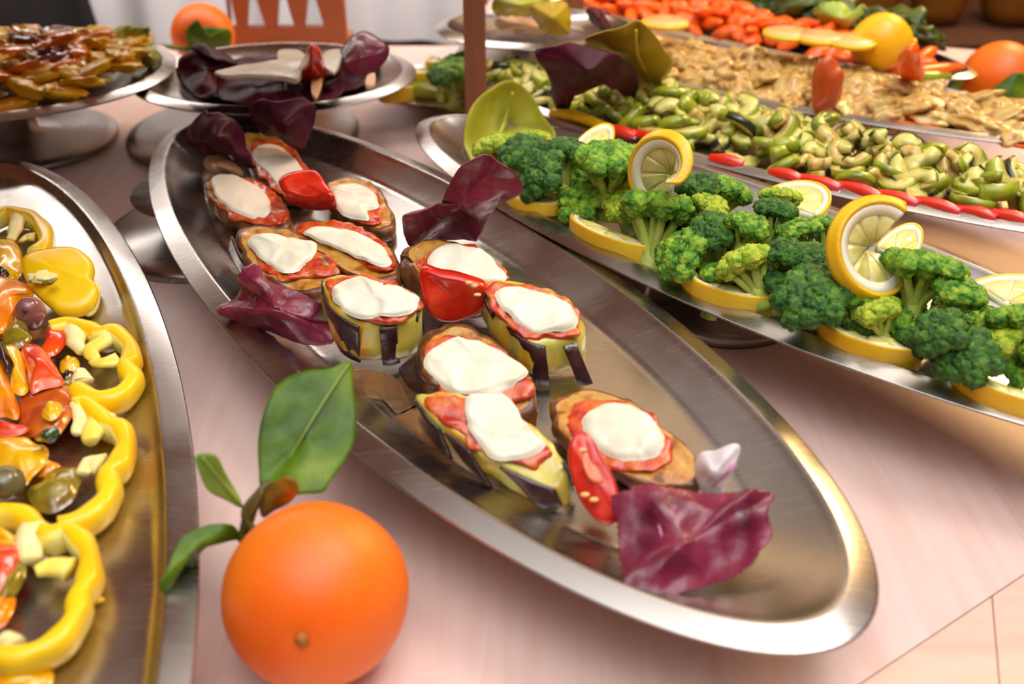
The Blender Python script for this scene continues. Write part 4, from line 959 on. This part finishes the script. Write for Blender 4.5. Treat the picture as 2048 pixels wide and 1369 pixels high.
ZT = [crescent_parts('a', .0055, .0165, .006, 3.6, 'zu_flesh', 'zu_skin'), crescent_parts('b', .003, .0155, .007, 3.0, 'zu_flesh', 'zu_skin'),
      crescent_parts('c', .003, .0150, .009, 2.6, 'zu_flesh_b', 'zu_skin'), crescent_parts('d', .004, .0175, .006, 2.2, 'zu_flesh', 'zu_skin_d'),
      crescent_parts('e', .009, .0165, .011, 3.2, 'zu_flesh_b', 'zu_skin')]
ZLAB = ['pale curled courgette slice', 'half-moon courgette slice', 'browned courgette piece', 'dark-skinned courgette slice', 'tall browned courgette curl']
for i, p in enumerate(in_oval(.1942, .7975, .285, .050, 141.7, 230, rnd, zw_zu, .021, mind=.0105)):
    k = i % 5
    put(ZT[k], 'courgette_slice', ZLAB[k] + ' ' + near(*to_px(p), NEAR_ZU), 'courgette', 'roasted courgette pieces', p, (rnd.uniform(-.7, .9), rnd.uniform(-.7, .7), rnd.uniform(0, 6.3)), rnd.uniform(.75, 1.1))
# red pepper strips along the near rim of the courgettes
RS = [((1265, 268), (1335, 292)), ((1420, 318), (1485, 332)), ((1540, 346), (1600, 362)), ((1595, 358), (1680, 380)), ((1675, 372), (1760, 398)), ((1755, 390), (1835, 412)), ((1825, 403), (1920, 428)), ((1915, 420), (1990, 440)), ((1980, 428), (2060, 448)), ((1205, 258), (1270, 275))]
RL = ['dark red pepper strip nearest the standing lettuce', 'red pepper strip right of the curled lemon', 'red pepper strip third along the courgette rim', 'pinkish red pepper strip in the middle of the courgette rim',
      'red pepper strip just right of the middle of the courgette rim', 'red pepper strip above the hooked lemon slice', 'red pepper strip far right of the hooked lemon', 'short red pepper strip near the right edge', 'red pepper strip at the right picture edge', 'short dark red strip at the far left of the courgette rim']
for (A, B), lab in zip(RS, RL):
    a_, b_ = P(*A, zw_zu + .010), P(*B, zw_zu + .010); mid = (a_ + b_)/2 + Vector((.002, -.002, .002))
    pth = smooth_path([a_, mid, b_], 6)
    o = build('red_pepper_strip', *tube_vf(pth, [.0046*(.8 + .2*math.sin(math.pi*(i+.6)/(len(pth)+.2))) for i in range(len(pth))], 10, 1.1), M['red_strip'])
    tag(o, lab, 'pepper', 'red pepper strips edging the courgettes')
for (A, B), lab in (((1105, 225), (1225, 262)), 'long orange pepper strip at the far end of the courgette platter'), (((1210, 195), (1290, 215)), 'short amber pepper strip under the dark radicchio'), (((1990, 330), (2060, 352)), 'orange pepper piece at the far rim of the courgettes by the right edge'):
    a_, b_ = P(*A, zw_zu + .012), P(*B, zw_zu + .012)
    pth = smooth_path([a_, (a_+b_)/2 + Vector((0, 0, .003)), b_], 6)
    tag(build('orange_pepper_strip', *tube_vf(pth, .0055, 10, .8), M['p_amber']), lab, 'pepper')
radicchio('big dark radicchio leaf arching over the far end of the courgettes',
    [(1075, 95, .125), (1120, 92, .130), (1175, 95, .130), (1230, 108, .125), (1265, 130, .110), (1278, 165, .090), (1262, 200, .068), (1235, 175, .085), (1200, 172, .085), (1150, 190, .075), (1135, 215, .058), (1110, 205, .066), (1100, 160, .092), (1075, 120, .115)],
    (1175, 140, .118), m='radicchio_dark', amp=.004, fr=40, seed=41, rings=12)
rnd = random.Random(8)
FT = [block_parts('f', .022, .015, .008, 'fennel', s, 4, .5, 1.7) for s in (1, 2, 3)] + [block_parts('f', .018, .015, .012, 'fennel', s, 4, .55, 1.9) for s in (4, 5)]
FLAB = ['long pale fennel wedge', 'flat braised fennel layer', 'split fennel wedge', 'rounded fennel chunk', 'knobbly fennel chunk']
for i, p in enumerate(in_oval(.2456, .9495, .265, .056, 145.1, 95, rnd, zw_fe, .012, mind=.0165)):
    k = i % 5
    put1(FT[k][0], 'fennel_piece', FLAB[k] + ' ' + near(*to_px(p), NEAR_FE), 'fennel', 'braised fennel pieces', p, (rnd.uniform(-.5, .5), rnd.uniform(-.5, .5), rnd.uniform(0, 6.3)), rnd.uniform(.8, 1.15))
for px, py, lab in ((1365, 178, 'flat carrot slice at the near rim of the fennel, far left'), (1690, 228, 'carrot slice at the near rim in the middle of the fennel'), (1835, 250, 'thin carrot slice along the fennel rim right of the middle'), (2035, 283, 'carrot slice at the right edge of the fennel rim'), (2015, 214, 'carrot slice on the far rim of the fennel below the orange')):
    c = P(px, py, zw_fe + .009); o = slab('carrot_slice', [c + Vector((math.cos(t*.785)*.022*math.cos(-.6) - math.sin(t*.785)*.008*math.sin(-.6), math.cos(t*.785)*.022*math.sin(-.6) + math.sin(t*.785)*.008*math.cos(-.6), 0)) for t in range(8)], .003, M['carrot'])
    tag(o, lab, 'carrot')
c = P(1668, 140, zw_fe + .050)
o = build('orange_vegetable_chunk', *blob_vf(c + Vector((0, .01, -.016)), (.014, .010, .023), 4, .35, 1.1, 4), M['carrot_dark']); tag(o, 'dull orange-red upright chunk standing behind the fennel', 'vegetable')
O = Ps([(1170, 85, .125), (1200, 70, .135), (1245, 50, .145), (1275, 38, .150), (1300, 60, .142), (1325, 95, .122), (1345, 130, .100), (1320, 165, .070), (1280, 165, .066), (1230, 120, .100)])
o = thing('lettuce_leaf', 'amber-green lettuce leaf standing at the far end of the fennel platter', 'leaf', P(1290, 160, zw_fe)); leaf('blade', O, P(1265, 105, .118), M['lettuce_amber'], o, amp=.004, fr=24, seed=42, rings=12)
build('rib', *tube_vf(smooth_path([P(1300, 160, .07), P(1275, 110, .118), P(1272, 60, .142)], 6), .0016, 8), M['lettuce_amber'], o)
rnd = random.Random(9)
CT = [block_parts('c', .024, .0075, .006, 'carrot', s, 3, .2, 1.2) for s in (1, 2, 3)] + [block_parts('c', .013, .010, .007, 'carrot', s, 3, .3, 1.8) for s in (4, 5)]
CLAB = ['long carrot stick', 'thick carrot stick', 'tapering carrot stick', 'rounded carrot piece', 'chunky carrot piece']
for i, p in enumerate(in_oval(.2236, 1.1826, .28, .044, 135.0, 120, rnd, zw_ca, .026, mind=.014, shift=.018)):
    k = i % 5
    put1(CT[k][0], 'carrot_piece', CLAB[k] + ' ' + near(*to_px(p), NEAR_CA), 'carrot', 'carrot pieces on the carrot platter', p, (rnd.uniform(-.4, .4), rnd.uniform(-.4, .4), rnd.uniform(0, 6.3)), rnd.uniform(.85, 1.2))
def round_slice(label, px, py, z, r, group=None):
    c = P(px, py, z); e = thing('citrus_slice', label, 'citrus', c, group)
    for nm, r0, th, m in (('rind', r, .004, 'rind'), ('flesh', r*.86, .0052, 'citrus_slice')):
        V, F = lathe_vf([(r0, 0), (r0, th*.8), (r0*.96, th), (r0*.3, th), (r0*.02, th)], c, 28); fix_normals(build(nm, V, F, M[m], e))
for px, py, lab in ((1575, 72, 'leftmost citrus slice on top of the carrots'), (1640, 80, 'middle citrus slice on top of the carrots'), (1700, 88, 'rightmost citrus slice on top of the carrots'), (1330, 50, 'citrus slice at the far end of the carrots')):
    round_slice(lab, px, py, zw_ca + .044, .024, 'citrus slices on the carrots')
o = slab('carrot_chunk', Ps([(1815, 88, .115), (1835, 82, .115), (1840, 110, .10), (1845, 140, .08), (1800, 140, .08), (1795, 110, .10)]), .012, M['carrot']); tag(o, 'tall bright carrot chunk at the near end of the carrot platter', 'carrot')
for A, B, lab, m in (((1800, 150), (1925, 132), 'bright carrot strip on the near rim of the carrot platter', 'carrot'), ((1798, 158), (1900, 152), 'green-yellow rind strip under the bright carrot strip', 'zu_skin')):
    a_, b_ = P(*A, .062), P(*B, .062)
    tag(build('vegetable_strip', *tube_vf([a_, a_.lerp(b_, .3), a_.lerp(b_, .7), b_], [.005, .009, .008, .004], 10, .7), M[m]), lab, 'vegetable')
# whole lemon
c = P(1762, 84, .088); e = thing('lemon', 'whole yellow lemon behind the carrots', 'lemon', (c.x, c.y, .06))
V, F = ICO[4]; build('fruit', [c + Vector((v.x * .027 * (1 + .12 * abs(v.x) ** 6), v.y * .026, v.z * .027)) for v in V], F, M['rind'], e)
build('tip', *blob_vf(c + Vector((.0305, 0, 0)), (.004, .004, .004), 2), M['rind'], e)
# greens heap behind the carrots
rnd = random.Random(12)
GT = [block_parts('g', .026, .018, .010, 'greens', s, 3, .8, 2.6) for s in (1, 2, 3)]
for i, p in enumerate(in_oval(.2236, 1.1826, .27, .022, 135.0, 46, rnd, zw_ca, .040, mind=.017, shift=-.040)):
    put1(GT[i % 3][0], 'cooked_greens', ('dark green leaf clump', 'folded dark greens clump', 'ragged dark greens clump')[i % 3] + ' behind the carrots, ' + near(*to_px(p), NEAR_CA), 'greens', 'cooked greens behind the carrots', p, (rnd.uniform(-.6, .6), rnd.uniform(-.6, .6), rnd.uniform(0, 6)), rnd.uniform(.8, 1.2))
def lettuce(label, pts, cen, Y, m='lettuce_green', seed=0):
    e = thing('lettuce_leaf', label, 'leaf', PY(cen[0], pts[-1][1], Y))
    leaf('blade', [PY(p[0], p[1], Y) for p in pts], PY(cen[0], cen[1], Y - .02), M[m], e, amp=.006, fr=30, frill=.003, seed=seed, rings=12)
    return e
lettuce('bright yellow-green lettuce leaf beside the whole lemon', [(1625, 20), (1650, 5), (1685, 5), (1705, 22), (1725, 8), (1735, 25), (1725, 50), (1700, 70), (1670, 62), (1640, 40)], (1685, 38), 1.08, seed=5)

# ------------------------------------------------------------------ orange by the fennel, orange at the back
def side_leaf(par, Y, pts, cen, m='leaf_dark', seed=1):
    leaf('leaf', [PY(p[0], p[1], Y) for p in pts], PY(cen[0], cen[1], Y - .01), M[m], par, amp=.002, fr=30, seed=seed, rings=8)
o2, c2_ = orange('orange with green leaves behind the right end of the fennel', 1998, 160, .038, z0=.0, sub=4)
Yb = c2_.y - .045
side_leaf(o2, Yb, [(1945, 205), (1975, 185), (2010, 160), (2040, 145), (2070, 170), (2080, 215), (2020, 222)], (2020, 185), seed=3)
side_leaf(o2, c2_.y, [(1890, 180), (1905, 150), (1925, 135), (1932, 160), (1928, 180), (1905, 186)], (1912, 165), 'leaf_light', seed=4)
o3, c3_ = orange('orange half covered by a dark leaf standing behind the radicchio plate', 406, 70, .036, z0=.0, sub=4)
Yb = c3_.y - .042
side_leaf(o3, Yb, [(372, 60), (395, 38), (400, 52), (430, 55), (460, 60), (462, 90), (445, 105), (410, 102), (385, 98), (374, 85)], (418, 78), seed=6)
side_leaf(o3, Yb, [(325, 88), (350, 92), (378, 94), (385, 102), (360, 102), (335, 97)], (358, 97), seed=7)

# ------------------------------------------------------------------ far plates on stands
def far_plate(label, cpx, cpy, rx, ry, deg, z, foot_label, foot_r, foot_px):
    c = P(cpx, cpy, z); f = P(*foot_px, 0)
    return platter('oval_platter', label, c.x, c.y, rx, ry, deg, z, .7, foot_at=(f.x, f.y), foot_label=foot_label, stand_r=foot_r), c
# pepper mix plate, upper left
zA, cA = far_plate('steel plate of mixed peppers raised on a stand at the upper left', 10, 150, .150, .130, 10, .075, 'round steel foot of the mixed pepper stand at the upper left', .092, (40, 285))
rnd = random.Random(21)
PT = [block_parts('p', .020, .010, .0055, m, s, 3, .6, 1.9)[0] for s, m in ((1, 'p_orange'), (2, 'pepper'), (3, 'p_amber'), (4, 'p_orange'), (5, 'olive'), (6, 'fennel'))]
PL = [c_ + ' in the raised mix' for c_ in ('orange pepper piece', 'yellow pepper piece', 'amber pepper piece', 'thin orange pepper piece', 'purple olive bit', 'pale tan vegetable bit')]
for i, p in enumerate(in_oval(cA.x, cA.y, .120, .105, 10, 120, rnd, zA + .004, .034, mind=.013)):
    rr = math.hypot(p.x - cA.x, p.y - cA.y)
    k = 1 if rr > .088 else rnd.choice((0, 0, 1, 2, 1, 1, 0, 4, 5, 1, 3))
    put1(PT[k], 'pepper_piece', PL[k] + ' ' + near(*to_px(p), NEAR_PE), 'pepper', 'mixed pepper pieces on the raised plate', p, (rnd.uniform(-.3, .3), rnd.uniform(-.3, .3), rnd.uniform(0, 6)), rnd.uniform(.8, 1.2))
lettuce('pale green lettuce leaf at the back of the raised mixed peppers', [(80, 82), (130, 72), (180, 80), (215, 72), (240, 52), (285, 55), (300, 60), (290, 95), (262, 108), (235, 118), (200, 100), (120, 98)], (225, 88), cA.y + .06, seed=8)
lettuce('second pale lettuce leaf edge on the right side of the raised mixed peppers', [(280, 100), (305, 95), (318, 115), (305, 135), (290, 130)], (300, 115), cA.y + .03, seed=9)
# radicchio plate
zB_, cB = far_plate('oval steel plate of radicchio and white cheese on a stand', 550, 150, .130, .108, 0, .070, 'round steel foot of the radicchio plate stand', .112, (490, 268))
rad = [('added wide dark radicchio leaf masking the bright steel well of the cheese plate', [(348, 125), (440, 98), (560, 92), (660, 98), (752, 118), (735, 165), (650, 190), (520, 200), (410, 188)], (540, 160)),  # leaf added to darken the plate well, covers its white reflection
       ('dark radicchio leaf on the left of the cheese plate', [(358, 150), (365, 115), (400, 95), (440, 100), (470, 125), (440, 150), (430, 190), (390, 195)], (415, 140)),
       ('purple curled radicchio rim above the left leaf', [(385, 100), (410, 92), (445, 108), (475, 128), (450, 138), (415, 122)], (425, 115)),
       ('dark radicchio leaf at the front of the cheese plate', [(430, 150), (500, 155), (560, 150), (600, 165), (600, 195), (540, 205), (470, 203), (435, 190)], (515, 180)),
       ('second dark radicchio leaf at the front right of the cheese plate', [(580, 155), (620, 150), (660, 160), (690, 180), (650, 198), (600, 203), (570, 180)], (625, 178)),
       ('tall purple radicchio leaf standing at the right of the cheese plate', [(672, 140), (685, 95), (705, 70), (730, 58), (755, 72), (778, 95), (770, 125), (740, 150), (700, 168), (670, 165)], (722, 115)),
       ('low purple radicchio leaf right of the tomato', [(630, 148), (670, 132), (710, 140), (735, 150), (700, 178), (650, 178), (625, 165)], (680, 155))]
for i, (lab, pts, cn) in enumerate(rad):
    radicchio(lab, [(x, y, (.085 if i else .068) + max(0, (165 - y)) * (.00033 if i else 0)) for x, y in pts], (cn[0], cn[1], (.085 if i else .060) + max(0, (175 - cn[1])) * (.00036 if i else 0)), m='radicchio_dark' if i != 5 else 'radicchio', amp=.004, fr=40, seed=50 + i, rings=10)
chz = [('long white cheese strip across the radicchio plate', [(430, 138), (500, 126), (560, 118), (600, 130), (600, 155), (560, 150), (500, 148), (450, 150)]),
       ('white cheese piece left of the tomato on the radicchio plate', [(555, 105), (570, 96), (605, 102), (610, 130), (590, 140), (560, 125)]),
       ('white cheese piece right of the tomato on the radicchio plate', [(648, 102), (680, 98), (682, 115), (668, 140), (645, 128)])]
for lab, pts in chz: tag(slab('cheese_slice', Ps(pts, .105), .005, M['mozz'], wob=.002, wfr=60), lab, 'cheese')
o = slab('tomato_wedge', Ps([(595, 142, .098), (605, 115, .115), (622, 84, .138), (640, 95, .13), (652, 130, .105), (648, 148, .096), (620, 155, .092)]), .010, M['tomato'], dome=.002); tag(o, 'red pointed tomato wedge standing on the radicchio plate', 'tomato')
for lab, pts in (('tan cheese rind bit at the right rim of the radicchio plate', [(735, 150), (750, 145), (748, 165), (730, 168)]), ('pale radicchio stem end at the front of the plate', [(625, 140), (640, 130), (645, 160), (632, 190), (622, 180)])):
    tag(slab('stem_piece', Ps(pts, .097), .005, M['rib_tan'], wob=.001), lab, 'vegetable')
# small broccoli plate
zC, cC = far_plate('small steel plate of broccoli and lemon beside the brown post', 875, 165, .078, .070, 15, .030, 'small round steel foot under the small broccoli plate', .06, (880, 180))
TPX = [('small broccoli floret on the small plate, against the post', 905, 140, 38, 'm'), ('upper broccoli floret on the small plate', 925, 115, 28, 'm2'), ('low broccoli floret on the small plate', 880, 152, 24, 'd')]
for i, (lab, x, y, r_, k) in enumerate(TPX):
    e = floret(lab, x, y, r_, k, zC - ZB + .040, (0, -.2), i); e['group'] = 'broccoli on the small plate'
half_lemon('lemon half slice on the small broccoli plate, left', (785, 150), (850, 165), (790, 185), zC + .025, .014, group='lemon on the small plate')
half_lemon('upper lemon piece on the small broccoli plate', (825, 130), (870, 140), (840, 150), zC + .035, .010, group='lemon on the small plate')
half_lemon('small lemon piece at the top of the small broccoli plate', (865, 110), (900, 118), (875, 128), zC + .045, .008, group='lemon on the small plate')
lettuce('yellow-green lettuce lining the front of the small broccoli plate', [(795, 165), (850, 158), (910, 165), (935, 180), (932, 222), (880, 215), (830, 205), (800, 190)], (870, 185), cC.y - .05, 'lettuce', seed=15)
# stand plate behind the posts
zD_, cD = far_plate('steel plate of yellow-green salad on a stand between the two posts', 1070, 55, .100, .080, 0, .085, 'round steel foot between the two posts', .08, (1045, 108))
for i, (lab, pts, cn, m) in enumerate((('amber-green salad leaf between the two posts', [(1060, 15), (1100, 5), (1135, 10), (1140, 60), (1110, 70), (1080, 55)], (1105, 35), 'lettuce_amber'), ('pale salad leaf behind the first post', [(985, 5), (1010, -10), (1060, -12), (1100, 0), (1080, 30), (1030, 35), (990, 30)], (1040, 10), 'lettuce'),
        ('brownish low salad leaf between the two posts', [(990, 40), (1030, 32), (1080, 45), (1120, 62), (1060, 66), (1000, 58)], (1050, 50), 'rib_tan'))):
    lettuce(lab, pts, cn, cD.y - .04 + .02 * i, m, seed=60 + i)
radicchio('small dark radicchio leaf right of the second post', [(1172, 20, .12), (1195, 18, .12), (1210, 35, .11), (1222, 55, .10), (1205, 66, .09), (1185, 45, .10)], (1196, 40, .115), m='radicchio_dark', amp=.002, seed=70, rings=8)

# ------------------------------------------------------------------ posts with a shelf overhead
b1, b2 = P(954, 292), P(1145, 150)
sh = thing('display_shelf', 'copper-brown shelf frame whose two square posts stand among the platters', 'shelf', (b1.x, b1.y, 0))
build('post', *box_vf((b1.x, b1.y, .175), (.0195, .0195, .35)), M['post'], sh, smooth=False)
build('post', *box_vf((b2.x, b2.y, .175), (.0185, .0185, .35)), M['post'], sh, smooth=False)
build('post', *box_vf((-1.1, 1.0, .175), (.0195, .0195, .35)), M['post'], sh, smooth=False)
build('board', *prism_vf([(-1.15, .50), (-.16, .50), (.0, .88), (.10, 1.235), (-1.15, 1.235)], .35, .37), M['shelf'], sh, smooth=False)

# ------------------------------------------------------------------ background
# carved wooden panel with tapered slots, white cloth behind
Yc = P(575, 94).y - .01
def cx(px, Y): return PY(px, 50, Y).x
x0, x1 = cx(462, Yc), cx(693, Yc); zc0 = 0.0
def zof(py, Y): return PY(575, py, Y).z
cr = thing('wooden_panel', 'orange-brown wooden holder with a row of tapered cut-outs at the back of the counter', 'holder', ((x0+x1)/2, Yc, 0))
zt = .20; zb, zs = zof(52, Yc), zof(-14, Yc)
yth = .014
build('bottom_rail', *box_vf(((x0+x1)/2, Yc, zb/2), (x1-x0, yth, zb)), M['crate'], cr, smooth=False)
build('top_rail', *box_vf(((x0+x1)/2, Yc, (zs+zt)/2), (x1-x0, yth, zt-zs)), M['crate'], cr, smooth=False)
SL = [(cx(494, Yc), cx(533, Yc)), (cx(554, Yc), cx(591, Yc)), (cx(610, Yc), cx(650, Yc))]
SL = [(cx(464, Yc)-.002, cx(476, Yc))] + SL
bounds = []
prev_b, prev_t = x0, x0
for i, (sa_, sb_) in enumerate(SL + [(x1, x1)]):
    q = (sb_ - sa_) * .33
    lb, lt = sa_, (sa_ + q if i < len(SL) else x1)
    if lb - prev_b > .001 or lt - prev_t > .001:
        V = [Vector((x, y, z)) for y in (Yc - yth/2, Yc + yth/2) for x, z in ((prev_b, zb), (lb, zb), (lt, zs), (prev_t, zs))]
        fix_normals(build('slat', V, [(0,1,2,3), (7,6,5,4), (0,4,5,1), (1,5,6,2), (2,6,7,3), (3,7,4,0)], M['crate'], cr, smooth=False))
    prev_b, prev_t = sb_, (sb_ - q if i < len(SL) else x1)
build('foot', *box_vf(((x0+x1)/2, Yc + .02, .006), (x1 - x0, .05, .012)), M['crate'], cr, smooth=False)
# white cloth
Yw = 1.62; zl = PY(800, 84, Yw).z; xa, xb = PY(120, 50, Yw).x, PY(932, 50, Yw).x + .01
rows = []
for j in range(9):
    z = zl + (0.28 - zl) * j / 8
    rows.append([Vector((xa + (xb-xa) * i/160, Yw + .014*math.sin(i*.11) + .008*math.sin(i*.27 + 1 + j*.05), z)) for i in range(161)])
V, F = loft_vf(rows, closed=False, cap0=False, cap1=False)
o = build('white_curtain', V, F, M['cloth']); tag(o, 'white cloth hanging in soft folds behind the counter', 'curtain')
# dark cloth, slanting edge
pts = [PY(-300, -60, 1.52), PY(150, -60, 1.52), PY(175, 0, 1.52), PY(205, 85, 1.52), PY(225, 200, 1.52), PY(-300, 200, 1.52)]
rows = []
L_ = [PY(150, -60, 1.52), PY(160, -30, 1.52), PY(175, 0, 1.52), PY(190, 45, 1.52), PY(205, 90, 1.52), PY(215, 150, 1.52)]
for p in L_: rows.append([Vector((p.x + (-1.6 - p.x) * i/40, 1.52 + .012*math.sin(i*.7), p.z)) for i in range(41)])
V, F = loft_vf(rows, closed=False, cap0=False, cap1=False)
o = build('dark_cloth', V, F, M['dark_cloth']); s = o.modifiers.new('thickness', 'SOLIDIFY'); s.thickness = .004
tag(o, 'near-black cloth with a slanting edge behind the raised pepper plate', 'cloth')
# back counter with amber-brown vessels
bc = thing('back_counter', 'dark brown back counter behind the carrots and the orange', 'counter', (.95, 1.95, -.85))
build('worktop', *box_vf((.95, 1.95, -.135), (1.3, .5, .03)), M['wall_dark'], bc, smooth=False)
build('body', *box_vf((.95, 1.95, -.5), (1.26, .46, .7)), M['wall_dark'], bc, smooth=False)
for px, r_, lab in ((1738, .048, 'amber-brown rounded vessel nearest the whole lemon'), (1866, .050, 'middle amber-brown rounded vessel on the back counter'), (2012, .058, 'large amber-brown rounded vessel at the right picture edge')):
    c = PY(px, 60, 1.85); e = thing('vessel', lab, 'vessel', (c.x, 1.85, -.12), 'amber-brown vessels on the back counter')
    V, F = lathe_vf([(r_*.35, 0), (r_*.75, .006), (r_*.95, .03), (r_, .07), (r_*.97, .18), (r_*.8, .26), (r_*.4, .31), (r_*.38, .36)], (c.x, 1.85, -.12), 32); build('body', V, F, M['amber'], e)
    V, F = lathe_vf([(r_*.42, 0), (r_*.45, .01), (r_*.42, .02)], (c.x, 1.85, .235), 32); build('lid', V, F, M['wall_dark'], e)
